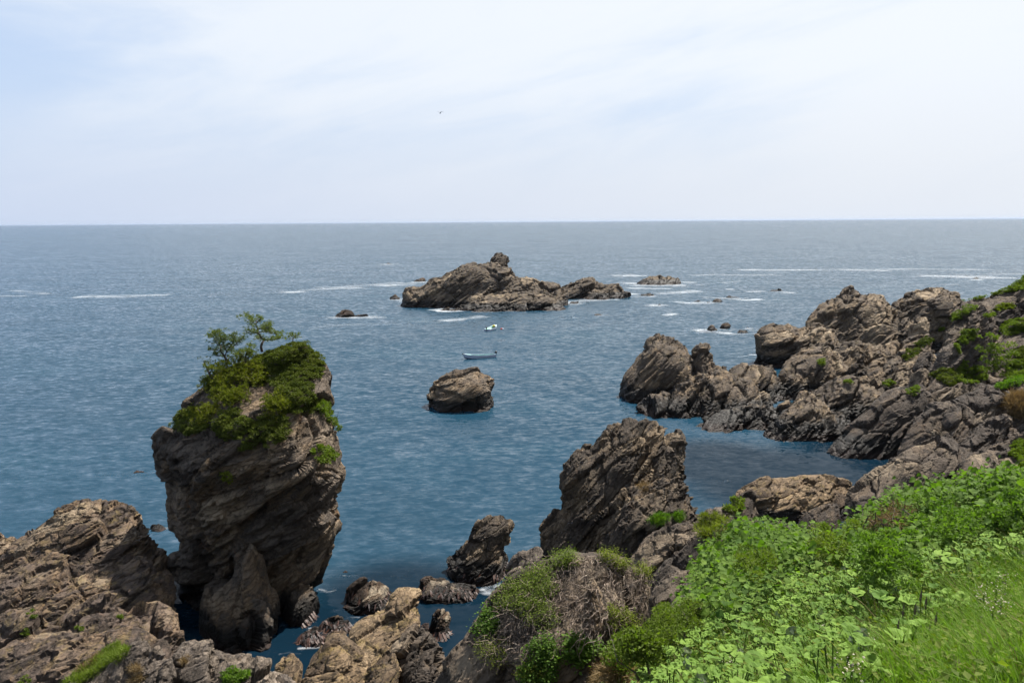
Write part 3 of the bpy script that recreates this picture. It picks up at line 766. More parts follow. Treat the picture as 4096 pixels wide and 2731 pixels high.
rock('boulder', zp(7, [(480, 520), (490, 400), (520, 330), (580, 290), (640, 245), (665, 250), (690, 420), (700, 520)]), 40, R_DARK, 'dark pointed rock behind the knotweed bank, left of the tan boulder', 'rock',
     k=0.3, Tf=1.0, Tb=1.4, Rr=0.9, drop=2, voxel=0.08, dip=60, block=0.7, amp=0.22, seed=77, ledge=0.1, ledge_w=0.4)
rock('boulder', zp(7, [(320, 480), (340, 380), (380, 350), (470, 342), (540, 380), (560, 480)]), 38, R_PALE, 'pale low rock beside the jagged crag foot', 'rock', k=0.3, Tf=0.8, Tb=1.2, Rr=0.8, drop=2, voxel=0.08, block=0.7, amp=0.2, seed=78)
rock('boulder', zp(7, [(700, 560), (720, 470), (780, 430), (860, 440), (940, 470), (960, 560)]), 38, R_DARK, 'low dark rock in the hollow behind the knotweed bank', 'rock', k=0.4, Tf=0.8, Tb=1.2, Rr=0.8, drop=2, voxel=0.08, block=0.7, amp=0.2, seed=79)

# the headland
head = empty('rocky_headland', (at(800, 400, 105)[0], 105, 0))
tag(head, 'rugged brown headland of tilted rock layers on the right', 'headland')
HK = dict(parent=head, ledge=0.6, ledge_w=1.3, smit=4)
HB = dict(bottom=-2.0)
CR_ = [
    # tip crag
    ([(93, 775), (95, 740), (98, 680), (130, 610), (185, 560), (230, 490), (265, 430), (310, 406), (350, 418), (405, 418), (440, 445), (500, 478), (530, 520), (570, 580), (640, 640), (700, 700)], 112, R_HEAD, dict(k=0.35, Tf=4.5, Tb=5, Rr=3, bottom=-2, dip=48, block=2.6, amp=0.42, seed=777)),
    ([(515, 640), (520, 520), (526, 470), (560, 452), (600, 468), (622, 505), (628, 560), (700, 560), (725, 590), (740, 660)], 110, R_HEAD, dict(k=0.4, Tf=2.5, Tb=3, Rr=2, bottom=-1, dip=60, block=1.3, amp=0.5)),
    ([(182, 870), (195, 805), (260, 750), (330, 735), (420, 722), (465, 690), (480, 640), (540, 610), (600, 640), (660, 615), (740, 600), (800, 640), (860, 685), (920, 730), (960, 790), (1000, 860)], 102, R_HEAD, dict(k=0.6, Tf=3, Tb=4.5, Rr=2.5, bottom=-2, dip=55, block=1.5, amp=0.6)),
    # saddle and back ridge
    ([(845, 640), (850, 570), (862, 500), (872, 450), (860, 410), (885, 362), (920, 340), (1030, 333), (1100, 350), (1150, 340), (1230, 330), (1280, 380), (1330, 480), (1400, 600)], 138, R_HEAD, dict(k=0.25, Tf=5, Tb=5, Rr=3.5, bottom=-2, dip=20, block=2.2, amp=0.7)),
    ([(1150, 420), (1155, 335), (1180, 290), (1215, 240), (1290, 203), (1310, 160), (1340, 130), (1395, 112), (1425, 138), (1442, 168), (1500, 158), (1570, 178), (1612, 215), (1660, 270), (1700, 330), (1780, 385), (1840, 480)], 146, R_HEAD, dict(k=0.55, Tf=5, Tb=6, Rr=4, drop=9, dip=30, block=2.6, amp=0.75)),
    ([(1580, 330), (1610, 218), (1660, 190), (1740, 150), (1790, 143), (1830, 130), (1890, 127), (1940, 148), (1990, 178), (2000, 215), (2060, 300)], 152, R_HEAD, dict(k=0.4, Tf=5, Tb=5, Rr=3.5, drop=9, dip=20, block=2.3, amp=0.7)),
    ([(1250, 640), (1270, 500), (1330, 440), (1420, 425), (1482, 448), (1560, 470), (1640, 440), (1750, 400), (1810, 395), (1850, 460), (1880, 640)], 118, R_HEAD, dict(k=0.9, Tf=3.5, Tb=6, Rr=3, drop=6, dip=32, block=2.0, amp=0.65)),
    ([(1640, 350), (1660, 300), (1700, 280), (1730, 300), (1735, 360)], 133, R_HEAD, dict(k=0.4, Tf=2, Tb=2.5, Rr=1.8, drop=3, block=1.5, amp=0.4)),
    ([(1450, 640), (1500, 560), (1580, 520), (1680, 500), (1760, 520), (1830, 560), (1850, 680)], 108, R_HEAD, dict(k=0.9, Tf=2.5, Tb=4, Rr=2.5, drop=5, dip=35, block=1.8, amp=0.6)),
    ([(690, 760), (705, 650), (725, 590), (790, 562), (850, 574), (900, 566), (960, 545), (1010, 660), (1030, 820)], 110, R_HEAD, dict(k=0.4, Tf=3, Tb=4, Rr=2.2, bottom=-2, dip=45, block=1.5, amp=0.5)),
    ([(1150, 600), (1165, 440), (1200, 380), (1250, 350), (1310, 380), (1350, 460), (1370, 640)], 132, R_HEAD, dict(k=0.35, Tf=4, Tb=5, Rr=3, bottom=-2, dip=30, block=2.0, amp=0.6)),
    ([(1000, 640), (1020, 560), (1090, 500), (1160, 470), (1260, 470), (1300, 560), (1330, 680)], 124, R_HEAD, dict(k=0.5, Tf=4, Tb=5, Rr=3, bottom=-2, dip=35, block=2.0, amp=0.6)),
    # middle crag
    ([(930, 800), (960, 680), (1000, 590), (1080, 540), (1130, 498), (1200, 470), (1240, 460), (1300, 488), (1332, 530), (1345, 575), (1382, 620), (1420, 700), (1500, 760)], 112, R_HEAD, dict(k=0.55, Tf=3.5, Tb=4.5, Rr=3, drop=8, dip=45, block=1.8, amp=0.6)),
    ([(860, 740), (880, 660), (920, 630), (980, 640), (1020, 700), (1040, 800)], 110, R_HEAD, dict(k=0.5, Tf=2.2, Tb=3, Rr=2, drop=5, dip=45, block=1.4, amp=0.5)),
    ([(1020, 860), (1060, 760), (1100, 700), (1200, 690), (1260, 650), (1340, 650), (1400, 640), (1500, 628), (1562, 660), (1600, 700), (1660, 820)], 98, R_HEAD, dict(k=0.85, Tf=3, Tb=5, Rr=2.5, drop=6, dip=38, block=1.8, amp=0.6)),
    # front shore
    ([(500, 965), (520, 910), (580, 850), (700, 800), (850, 790), (960, 810), (1040, 780), (1120, 780), (1200, 830), (1260, 900), (1300, 980)], 95, R_HEAD, dict(k=0.7, Tf=2.5, Tb=4, Rr=2.2, bottom=-2, dip=45, block=1.5, amp=0.55)),
    ([(870, 990), (930, 930), (1000, 840), (1080, 770), (1150, 740), (1230, 760), (1300, 820), (1380, 830), (1420, 920), (1400, 1010)], 90, R_HEAD, dict(k=0.75, Tf=2.5, Tb=4, Rr=2.2, bottom=-2, dip=38, block=1.7, amp=0.6)),
    ([(1250, 1062), (1275, 1000), (1340, 955), (1410, 895), (1480, 830), (1540, 765), (1600, 705), (1700, 692), (1780, 662), (1832, 715), (1848, 780), (1830, 880), (1760, 980), (1700, 1060)], 83, R_DARK, dict(k=0.6, Tf=2.2, Tb=4.5, Rr=2.0, bottom=-2, dip=34, block=1.7, amp=0.5)),
    # upper right tower and hollow
    ([(1790, 740), (1830, 600), (1870, 500), (1885, 420), (1895, 370), (1980, 282), (2040, 240), (2092, 250), (2100, 214), (2130, 228), (2138, 290), (2182, 310), (2192, 360), (2192, 430), (2160, 520), (2150, 640)], 98, R_DARK, dict(k=0.35, Tf=3, Tb=4, Rr=2.5, drop=5, dip=60, block=1.6, amp=0.5)),
    ([(1828, 600), (1850, 550), (1890, 470), (1960, 450), (2006, 480), (2000, 540), (1980, 600)], 90, R_PALE, dict(k=0.45, Tf=1.0, Tb=2.5, Rr=1.2, drop=2, dip=20, block=1.6, amp=0.3)),
    ([(1680, 760), (1740, 560), (1800, 480), (1850, 500), (1860, 640), (1900, 760)], 95, R_DARK, dict(k=0.5, Tf=2.5, Tb=3, Rr=2, drop=4, dip=60, block=1.4, amp=0.5)),
    ([(1760, 860), (1800, 700), (1860, 620), (1960, 640), (2080, 660), (2200, 700), (2260, 800)], 84, R_DARK, dict(k=0.6, Tf=2, Tb=4, Rr=2, drop=4, dip=40, block=1.5, amp=0.5)),
    # right shore
    ([(1600, 1120), (1640, 1080), (1700, 985), (1780, 880), (1850, 832), (1960, 790), (2050, 740), (2120, 698), (2200, 690), (2300, 655), (2420, 620), (2520, 700), (2560, 900)], 73, R_DARK, dict(k=0.75, Tf=2.5, Tb=6, Rr=2.2, bottom=-2, dip=38, block=1.5, amp=0.5)),
    ([(1840, 1000), (1870, 900), (1930, 820), (2010, 780), (2070, 830), (2090, 960)], 71, R_DARK, dict(k=0.6, Tf=1.8, Tb=3, Rr=1.5, drop=3, dip=38, block=1.3, amp=0.45)),
    ([(1960, 1080), (2020, 960), (2150, 860), (2240, 830), (2300, 880), (2340, 1000)], 66, R_DARK, dict(k=0.7, Tf=1.6, Tb=3, Rr=1.5, drop=3, dip=38, block=1.2, amp=0.45)),
    ([(1380, 1290), (1480, 1210), (1600, 1120), (1680, 1050), (1780, 1010), (1860, 985), (1950, 990), (2020, 1040), (2150, 1030), (2240, 1000), (2350, 930), (2500, 900), (2560, 1100)], 60, R_DARK, dict(k=0.65, Tf=2, Tb=5, Rr=1.8, bottom=-1, dip=38, block=1.2, amp=0.42, vox=0.13)),
    ([(1980, 1200), (2000, 1100), (2060, 1060), (2160, 1040), (2260, 1080), (2420, 1020), (2500, 1200)], 55, R_DARK, dict(k=0.55, Tf=1.5, Tb=3, Rr=1.4, drop=4, dip=30, block=1.1, amp=0.4, vox=0.12)),
    # far right hill
    ([(1960, 330), (2000, 215), (2100, 188), (2180, 165), (2250, 130), (2300, 100), (2352, 68), (2450, 20), (2600, -20), (2800, 100)], 122, R_DARK, dict(k=0.8, Tf=4, Tb=10, Rr=4, drop=6, dip=25, block=2.0, amp=0.6)),
    ([(2120, 640), (2180, 480), (2220, 400), (2300, 330), (2400, 290), (2600, 250), (2800, 400)], 96, R_DARK, dict(k=0.9, Tf=3, Tb=8, Rr=3, drop=6, dip=30, block=1.8, amp=0.45)),
    ([(2120, 800), (2180, 700), (2260, 640), (2350, 600), (2500, 560), (2700, 640)], 82, R_DARK, dict(k=0.9, Tf=2.5, Tb=6, Rr=2.5, drop=5, dip=30, block=1.6, amp=0.4)),
]
for i, (pl, D, mat, kw) in enumerate(CR_):
    vx = kw.pop('vox', max(0.13, D * 0.0021))
    rock('crag', zp(6, pl), D, mat, voxel=vx, **dict(HK, **dict(dict(seed=300 + i), **kw)))
rock('boulder', zp(6, [(1718, 372), (1725, 330), (1745, 288), (1770, 278), (1808, 308), (1822, 350), (1818, 375)]), 126, R_HEAD, 'big angular boulder sitting in the gap below the twin headland peaks', 'boulder', Tf=2.4, Tb=2.4, Rr=2, k=0.2, drop=1.5, voxel=0.24, dip=40, block=2.0, amp=0.4, seed=350, ledge=0.1, ledge_w=1)
print('tris', TRI_COUNT[0])

# ------------------------------------------------------------------ hillside (soil under the plants)
ZOOM[12] = (780, 1240, 3.92)
CTRL = [(1024, 690, 4.3), (960, 690, 5.0), (900, 690, 5.9), (830, 690, 7.0), (760, 690, 8.6), (690, 690, 10.3), (630, 690, 12.0),
        (1024, 620, 6.8), (930, 620, 8.4), (850, 620, 10.0), (780, 620, 11.8), (720, 625, 13.2), (670, 640, 14.0),
        (1024, 570, 10.2), (930, 578, 11.6), (860, 585, 13.2), (800, 585, 14.8), (740, 580, 17.0), (705, 575, 19.0),
        (1024, 532, 14.5), (940, 545, 15.2), (880, 552, 17.0), (820, 570, 18.8), (760, 562, 20.8), (722, 548, 22.3),
        (1024, 498, 19.5), (940, 503, 20.5), (880, 512, 22.0), (830, 560, 22.5), (770, 556, 23.5), (720, 530, 24.5)]
CP = [at(*c) for c in CTRL] + [np.array(p) for p in ((0, 0, 23.4), (0, -6, 23.9), (4, 0, 23.6), (9, 0, 24.4), (14, 5, 24.2), (20, 12, 23.0), (30, 20, 21.5), (26, 30, 16.5), (14, 27, 14.0), (9, 30, 9.5), (18, 34, 12.0),
                                                       (-4, 2, 21.8), (-6, 7, 17.0), (-2, 9, 17.6), (1, 12, 16.2), (-3, 14, 12.5), (2, 20, 12.0), (4, 25, 9.5), (-9, 4, 16), (35, 34, 18), (8, -6, 25.0), (2, 28, 6.0), (-8, 14, 7.0), (8, 36, 4.0), (20, 42, 6.0), (36, 44, 12.0))]
CP = np.array(CP)


def rbf_fit(P):
    d = np.hypot(P[:, None, 0] - P[None, :, 0], P[:, None, 1] - P[None, :, 1])
    K = np.sqrt(d ** 2 + 4.0)
    n = len(P)
    A = np.zeros((n + 3, n + 3))
    A[:n, :n] = K - np.eye(n) * 0.25
    A[:n, n] = 1; A[:n, n + 1] = P[:, 0]; A[:n, n + 2] = P[:, 1]
    A[n:, :n] = A[:n, n:].T
    b = np.concatenate([P[:, 2], np.zeros(3)])
    return np.linalg.solve(A, b)


RW = rbf_fit(CP)
BK = (at(770, 555, 20.5)[:2], at(1024, 525, 16.0)[:2])


def ground_z(x, y):
    x = np.atleast_1d(np.asarray(x, float)); y = np.atleast_1d(np.asarray(y, float))
    d = np.hypot(x[:, None] - CP[None, :, 0], y[:, None] - CP[None, :, 1])
    n = len(CP)
    z = np.sqrt(d ** 2 + 4.0) @ RW[:n] + RW[n] + RW[n + 1] * x + RW[n + 2] * y
    z = z + fbm(np.stack([x, y, x * 0], 1) / 1.3, 91, 3) * 0.16
    s_ = np.clip((x - BK[0][0]) / (BK[1][0] - BK[0][0]), -0.3, 1.6)
    yc = BK[0][1] + s_ * (BK[1][1] - BK[0][1])               # the bank stands above a shaded hollow on its near side
    env = np.clip((x - BK[0][0] + 1.5) / 3, 0, 1)
    z = z + env * (0.45 * np.exp(-((y - yc) / 1.5) ** 2) - 0.75 * np.exp(-((y - yc + 3.1) / 1.2) ** 2))
    near = np.clip(1 - np.hypot(x, y) / 4.0, 0, 1)            # trodden ledge where the viewer stands
    return z * (1 - near) + np.minimum(z, 23.4) * near


def to_px(P):
    d = P - np.array([0, 0, CAMH])
    w = d @ CF
    return np.stack([CX + FPX * (d @ CR) / w, CY - FPX * (d @ CU) / w], 1), w


m_soil, t = new_mat('hillside_soil')
gpos = t.n('ShaderNodeNewGeometry').outputs['Position']
sc_ = t.ramp(t.noise(gpos, 1.6, 6, 0.7), [(0.3, (0.022, 0.02, 0.011)), (0.5, (0.05, 0.045, 0.022)), (0.7, (0.095, 0.072, 0.042))])
sb = t.n('ShaderNodeBump', None, Strength=1.0, Distance=0.12, Height=t.noise(gpos, 8, 5, 0.7))
t.n('ShaderNodeOutputMaterial', None, Surface=t.n('ShaderNodeBsdfPrincipled', None, Base_Color=sc_, Roughness=0.95, Normal=sb))
gx, gy = np.arange(-9, 40, 0.35), np.arange(-7, 44, 0.35)
X, Y = np.meshgrid(gx, gy)
Z = ground_z(X.ravel(), Y.ravel())
V = np.stack([X.ravel(), Y.ravel(), Z], 1)
nx = len(gx)
ii, jj = np.meshgrid(np.arange(nx - 1), np.arange(len(gy) - 1))
a = (jj * nx + ii).ravel()
me = mesh_np('hillside', V, np.stack([a, a + 1, a + nx + 1, a + nx], 1), m_soil, True)
hill = bpy.data.objects.new('hillside', me)
COL.objects.link(hill)
tag(hill, 'steep coastal hillside under the green plants at the lower right', kind='structure')


# ------------------------------------------------------------------ foliage materials
def leaf_mat(name, c0, c1, under=None, trans=0.45, rough=0.7, tint=(1.0, 1.2, 0.32), attr='lv'):
    m, t = new_mat(name)
    lv = t.n('ShaderNodeAttribute', {'attribute_name': attr}).outputs['Fac']
    gp = t.n('ShaderNodeNewGeometry')
    inf = t.n('ShaderNodeObjectInfo').outputs['Random']
    big = t.noise(gp.outputs['Position'], 0.8, 3, 0.6)
    f = t.math('ADD', t.math('MULTIPLY', lv, 0.6), t.math('ADD', t.math('MULTIPLY', big, 0.5), t.math('MULTIPLY', inf, 0.2)))
    col = t.mix(t.mapr(f, 0.15, 1.05), tuple(c * 0.85 for c in c0), tuple(c * 1.0 for c in c1))
    if under is not None:
        col = t.mix(gp.outputs['Backfacing'], col, under)
    d = t.n('ShaderNodeBsdfPrincipled', None, Base_Color=col, Roughness=rough)
    d.inputs['Specular IOR Level'].default_value = 0.12
    tr = t.n('ShaderNodeBsdfTranslucent', None, Color=t.mix(1.0, col, tint, 'MULTIPLY'))
    ms = t.n('ShaderNodeMixShader', None, i0=trans, i1=d, i2=tr)
    t.n('ShaderNodeOutputMaterial', None, Surface=ms)
    return m


L_KNOT = leaf_mat('leaf_knotweed', (0.030, 0.076, 0.011), (0.125, 0.195, 0.030))
L_BUTT = leaf_mat('leaf_butterbur', (0.038, 0.092, 0.012), (0.135, 0.215, 0.034), under=(0.12, 0.15, 0.085), trans=0.25, tint=(0.9, 1.1, 0.4))
L_GRASS = leaf_mat('leaf_grass', (0.042, 0.108, 0.010), (0.14, 0.22, 0.03))
L_DRY = leaf_mat('leaf_dry_grass', (0.085, 0.06, 0.028), (0.20, 0.145, 0.075), trans=0.3, tint=(1.1, 0.95, 0.6))
L_SMALL = leaf_mat('leaf_small', (0.05, 0.085, 0.012), (0.135, 0.17, 0.03))
L_YELLOW = leaf_mat('leaf_yellowgreen', (0.07, 0.10, 0.012), (0.16, 0.18, 0.025))
L_JUN = leaf_mat('leaf_juniper', (0.030, 0.050, 0.009), (0.11, 0.125, 0.024), trans=0.3, rough=0.8)
L_PINE = leaf_mat('leaf_pine', (0.04, 0.065, 0.014), (0.14, 0.16, 0.035), trans=0.3)
L_PINEY = leaf_mat('leaf_pine_yellow', (0.045, 0.075, 0.010), (0.155, 0.155, 0.02), trans=0.35)
m_bark, t = new_mat('bark')
bc = t.ramp(t.noise(t.n('ShaderNodeNewGeometry').outputs['Position'], 9, 4, 0.7), [(0.3, (0.025, 0.018, 0.014)), (0.7, (0.09, 0.072, 0.058))])
t.n('ShaderNodeOutputMaterial', None, Surface=t.n('ShaderNodeBsdfPrincipled', None, Base_Color=bc, Roughness=0.95))
m_twig, t = new_mat('dry_twig')
bc = t.ramp(t.noise(t.n('ShaderNodeNewGeometry').outputs['Position'], 5, 3, 0.7), [(0.3, (0.07, 0.05, 0.036)), (0.5, (0.15, 0.11, 0.082)), (0.72, (0.27, 0.225, 0.18))])
t.n('ShaderNodeOutputMaterial', None, Surface=t.n('ShaderNodeBsdfPrincipled', None, Base_Color=bc, Roughness=0.9))
m_seed, t = new_mat('seed_head')
t.n('ShaderNodeOutputMaterial', None, Surface=t.n('ShaderNodeBsdfPrincipled', None, Base_Color=(0.075, 0.05, 0.035), Roughness=0.9))
m_fluff, t = new_mat('flower_fluff')
t.n('ShaderNodeOutputMaterial', None, Surface=t.n('ShaderNodeBsdfPrincipled', None, Base_Color=(0.24, 0.21, 0.16), Roughness=0.9))


class Soup:
    """collects triangles with a per-vertex leaf value"""
    def __init__(self):
        self.V, self.F, self.A, self.n = [], [], [], 0

    def add(self, V, F, a):
        V = np.asarray(V, float); F = np.asarray(F, np.int64)
        self.V.append(V); self.F.append(F + self.n)
        self.A.append(np.broadcast_to(np.asarray(a, np.float32), (len(V),)))
        self.n += len(V)

    def arrays(self):
        return np.concatenate(self.V), np.concatenate(self.F), np.concatenate(self.A)

    def build(self, name, mat, parent=None, origin=None, smooth=False):
        V, F, A = self.arrays()
        if parent is not None:
            org = np.array(parent.location)
        else:
            org = np.asarray(origin) if origin is not None else np.array([*V.mean(0)[:2], V[:, 2].min()])
        me = mesh_np(name, V - org, F, mat, smooth, {'lv': A})
        o = bpy.data.objects.new(name, me)
        COL.objects.link(o)
        if parent is not None: o.parent = parent
        else: o.location = org
        return o


def tube(path, radii, sides=5):
    path = np.asarray(path, float)
    n = len(path)
    T = np.gradient(path, axis=0)
    T /= np.linalg.norm(T, axis=1)[:, None] + 1e-9
    ref = np.array([0.3, 0.9, 0.2])
    A = np.cross(T, ref); A /= np.linalg.norm(A, axis=1)[:, None] + 1e-9
    B = np.cross(T, A)
    th = np.linspace(0, 2 * np.pi, sides, endpoint=False)
    r = np.broadcast_to(np.asarray(radii, float), (n,))
    V = (path[:, None] + r[:, None, None] * (np.cos(th)[None, :, None] * A[:, None] + np.sin(th)[None, :, None] * B[:, None])).reshape(-1, 3)
    F = []
    for i in range(n - 1):
        for j in range(sides):
            a, b = i * sides + j, i * sides + (j + 1) % sides
            F += [(a, b, b + sides), (a, b + sides, a + sides)]
    return V, F


LEAF = np.array([(0, 0, 0), (-.40, .10, .05), (-.46, .45, .09), (0, 1.0, -.12), (.46, .45, .09), (.40, .10, .05), (0, .5, -.03)])
LEAF_F = np.array([(0, 6, 1), (1, 6, 2), (2, 6, 3), (0, 5, 6), (5, 4, 6), (4, 3, 6)])[:, [0, 2, 1]]


def frame(d, up):
    """columns: side, along, normal"""
    y = d / np.linalg.norm(d)
    x = np.cross(y, up); x /= np.linalg.norm(x) + 1e-9
    return np.stack([x, y, np.cross(x, y)], 1)


def plant_mesh_knotweed(rng, h=0.8, nl=18, ls=0.145):
    leaf, stem = Soup(), Soup()
    lean = rng.normal(0, 0.12, 2)
    pts = np.array([[lean[0] * s * s * h, lean[1] * s * s * h, s * h] for s in np.linspace(0, 1, 5)])
    V, F = tube(pts, np.linspace(0.008, 0.003, 5), 3)
    stem.add(V, F, 0.5)
    az = rng.uniform(0, 6.28)
    for i in range(nl):
        s = 0.22 + 0.8 * (i + rng.uniform(0, .6)) / nl
        p = np.array([lean[0] * s * s * h, lean[1] * s * s * h, min(s, 1.02) * h])
        az += 2.4 + rng.normal(0, .3)
        el = rng.uniform(-0.05, 0.6) * (0.4 + s)
        out = np.array([math.cos(az) * math.cos(el), math.sin(az) * math.cos(el), math.sin(el)])
        pet = rng.uniform(0.06, 0.2) * (1.2 - 0.5 * s)
        base = p + out * pet
        dr = np.array([out[0], out[1], rng.uniform(-0.75, 0.15)])
        R = frame(dr, np.array([0, 0, 1.0]) + rng.normal(0, .35, 3))
        L = ls * rng.uniform(0.6, 1.2) * (1.15 - 0.35 * s)
        leaf.add(base + (LEAF * L) @ R.T, LEAF_F, rng.uniform(0, 1))
        a = np.array([p, base])
        V, F = tube(np.vstack([a[0], (a[0] + a[1]) / 2, a[1]]), 0.0025, 3)
        stem.add(V, F, 0.5)
    return leaf, stem


def disc_leaf(rng, R0, flip):
    n = 13
    th = np.linspace(0.28, 2 * np.pi - 0.28, n)
    rad = R0 * (1 + 0.07 * np.sin(th * 7 + rng.uniform(0, 6)) + rng.normal(0, .03, n))
    cup = rng.uniform(-0.1, 0.28)
    rim = np.stack([np.cos(th) * rad, np.sin(th) * rad, cup * rad + 0.09 * R0 * np.sin(th * 5 + rng.uniform(0, 6)) + 0.05 * R0 * np.sin(th * 2 + rng.uniform(0, 6))], 1)
    mid = np.stack([np.cos(th) * rad * .55, np.sin(th) * rad * .55, cup * rad * .3 + np.where(np.arange(n) % 2 == 0, .025, -.025) * R0], 1)
    V = np.vstack([[0, 0, -0.02], mid, rim])
    F = []
    for i in range(n - 1):
        F += [(0, 1 + i, 2 + i), (1 + i, 1 + n + i, 2 + n + i), (1 + i, 2 + n + i, 2 + i)]
    return V, np.array(F)


def plant_mesh_butterbur(rng, nl=4, r0=0.068):
    leaf, stem = Soup(), Soup()
    for i in range(nl):
        az = rng.uniform(0, 6.28); hgt = rng.uniform(0.22, 0.5); rr = rng.uniform(0.05, 0.32)
        tip = np.array([math.cos(az) * rr, math.sin(az) * rr, hgt])
        flip = rng.random() < 0.07
        V, F = disc_leaf(rng, r0 * rng.uniform(0.45, 1.2), flip)
        nrm = np.array([math.cos(az) * 0.3, math.sin(az) * 0.3, 1.0]) + rng.normal(0, 0.25, 3)
        if flip: nrm = np.array([rng.normal(0.2, .4), rng.uniform(0.5, 1.2), rng.uniform(-.35, .45)])
        R = frame(np.array([math.cos(az), math.sin(az), rng.normal(0, .2)]), nrm)
        leaf.add(tip + V @ R.T, F, rng.uniform(0, 1))
        Vt, Ft = tube(np.array([[0, 0, 0], tip * 0.55 + np.array([0, 0, 0.02]), tip]), 0.006, 3)
        stem.add(Vt, Ft, 0.5)
    return leaf, stem


def blades(P, rng, hmin, hmax, wid, lean=0.35, wind=(-0.25, 0.1), segs=3):
    """grass blades rooted at the points P, as one vertex and face array"""
    n = len(P)
    h = rng.uniform(hmin, hmax, n)
    az = rng.uniform(0, 2 * np.pi, n)
    ln = np.stack([np.cos(az), np.sin(az)], 1) * (rng.uniform(0, lean, n) * h)[:, None] + np.array(wind)[None] * h[:, None]
    fa = rng.uniform(0, np.pi, n)
    sx, sy = np.cos(fa), np.sin(fa)
    Vs = []
    for k in range(segs):
        s = k / segs
        c = P + np.stack([ln[:, 0] * s * s, ln[:, 1] * s * s, h * (s - 0.18 * s * s)], 1)
        w = wid * (1 - 0.75 * s) * (0.7 + 0.6 * ((az * 7) % 1))
        Vs += [c - np.stack([sx * w, sy * w, 0 * w], 1), c + np.stack([sx * w, sy * w, 0 * w], 1)]
    Vs.append(P + np.stack([ln[:, 0], ln[:, 1], h * 0.82], 1))
    m = 2 * segs + 1
    V = np.stack(Vs, 1).reshape(-1, 3)
    f = []
    for k in range(segs - 1):
        f += [(2 * k, 2 * k + 1, 2 * k + 3), (2 * k, 2 * k + 3, 2 * k + 2)]
    f.append((2 * segs - 2, 2 * segs - 1, 2 * segs))
    F = (np.array(f)[None] + (np.arange(n) * m)[:, None, None]).reshape(-1, 3)
    return V, F, np.repeat(rng.uniform(0, 1, n), m)


def inst(V, F, A, P, rot, scl, tilt, rng):
    """many placed copies of one plant as plain arrays"""
    n, m = len(P), len(V)
    c, s = np.cos(rot), np.sin(rot)
    R = np.zeros((n, 3, 3)); R[:, 0, 0] = c; R[:, 0, 1] = -s; R[:, 1, 0] = s; R[:, 1, 1] = c; R[:, 2, 2] = 1
    R[:, 0, 2] = tilt[:, 0]; R[:, 1, 2] = tilt[:, 1]
    W_ = np.einsum('nij,mj->nmi', R, V) * scl[:, None, None] + P[:, None]
    FF = (F[None] + (np.arange(n) * m)[:, None, None]).reshape(-1, 3)
    return W_.reshape(-1, 3), FF, (np.broadcast_to(A, (n, m)) * 0.6 + rng.uniform(0, .4, (n, 1))).ravel()


def in_zone(pp, poly):
    return inside(pp[:, 0], pp[:, 1], poly)


Z_GRASS = zp('f', [(1930, 1700), (2010, 1540), (2080, 1470), (2170, 1400), (2400, 1320), (2600, 1300), (2600, 1700)])
Z_BUTT = zp('f', [(1380, 1700), (1470, 1560), (1610, 1470), (1720, 1420), (1900, 1345), (2400, 1235), (2600, 1200), (2600, 1330), (2400, 1340), (2170, 1420), (2080, 1490), (2010, 1560), (1930, 1700)])
Z_KNOT = zp('f', [(1620, 1290), (1690, 1230), (1800, 1240), (1850, 1275), (1940, 1270), (2000, 1190), (2352, 1130), (2600, 1100), (2600, 1260), (2352, 1260), (2150, 1310), (1900, 1360), (1700, 1450), (1560, 1500), (1580, 1440)])
rngp = np.random.default_rng(5)
cand = np.stack([rngp.uniform(-3, 24, 62000), rngp.uniform(0.5, 27, 62000)], 1)
cz = ground_z(cand[:, 0], cand[:, 1])
CAND = np.stack([cand[:, 0], cand[:, 1], cz], 1)
cpx, cw = to_px(CAND)
cpx = cpx + np.stack([fbm(CAND / 0.7, 901, 3), fbm(CAND / 0.7, 902, 3)], 1) * (45 * 8 / np.maximum(cw, 3))[:, None]   # ragged edges between the kinds
kn = in_zone(cpx, Z_KNOT); bu = in_zone(cpx, Z_BUTT); gr = in_zone(cpx, Z_GRASS)


def thin(P, r):
    """keep points at least r apart"""
    keep, grid = [], {}
    for i, p in enumerate(P):
        k = (int(p[0] // r), int(p[1] // r))
        ok = True
        for dx in (-1, 0, 1):
            for dy in (-1, 0, 1):
                for q in grid.get((k[0] + dx, k[1] + dy), ()):
                    if (P[q][0] - p[0]) ** 2 + (P[q][1] - p[1]) ** 2 < r * r: ok = False
        if ok:
            grid.setdefault(k, []).append(i); keep.append(i)
    return np.array(keep, int)


def place_things(name, protos, idx_pts, labels, cat, groups, rng, smin, smax):
    """individual plants, each an Empty with its stem and foliage sharing mesh data"""
    pxs = to_px(np.asarray(idx_pts))[0][:, 0]
    cut = np.quantile(pxs, np.linspace(0, 1, len(labels) + 1)[1:-1])
    for i, p in enumerate(idx_pts):
        lm, sm = protos[i % len(protos)]
        o = empty(name, p)
        s = rng.uniform(smin, smax)
        o.scale = (s, s, s)
        o.rotation_euler = (rng.normal(0, .08), rng.normal(0, .08), rng.uniform(0, 6.28))
        k = int((pxs[i] > cut).sum())
        tag(o, labels[k], cat, groups[k])
        for nm, me in (('foliage', lm), ('stem', sm)):
            c = bpy.data.objects.new(nm, me)
            c.parent = o
            COL.objects.link(c)


def make_protos(fn, n, lmat, name):
    P, raw = [], []
    for k in range(n):
        l, s = fn(np.random.default_rng(400 + k))
        V, F, A = l.arrays(); V2, F2, A2 = s.arrays()
        P.append((mesh_np(name + '_foliage', V, F, lmat, False, {'lv': A}), mesh_np(name + '_stem', V2, F2, L_KNOT, False, {'lv': A2})))
        raw.append(((V, F, A), (V2, F2, A2)))
    return P, raw


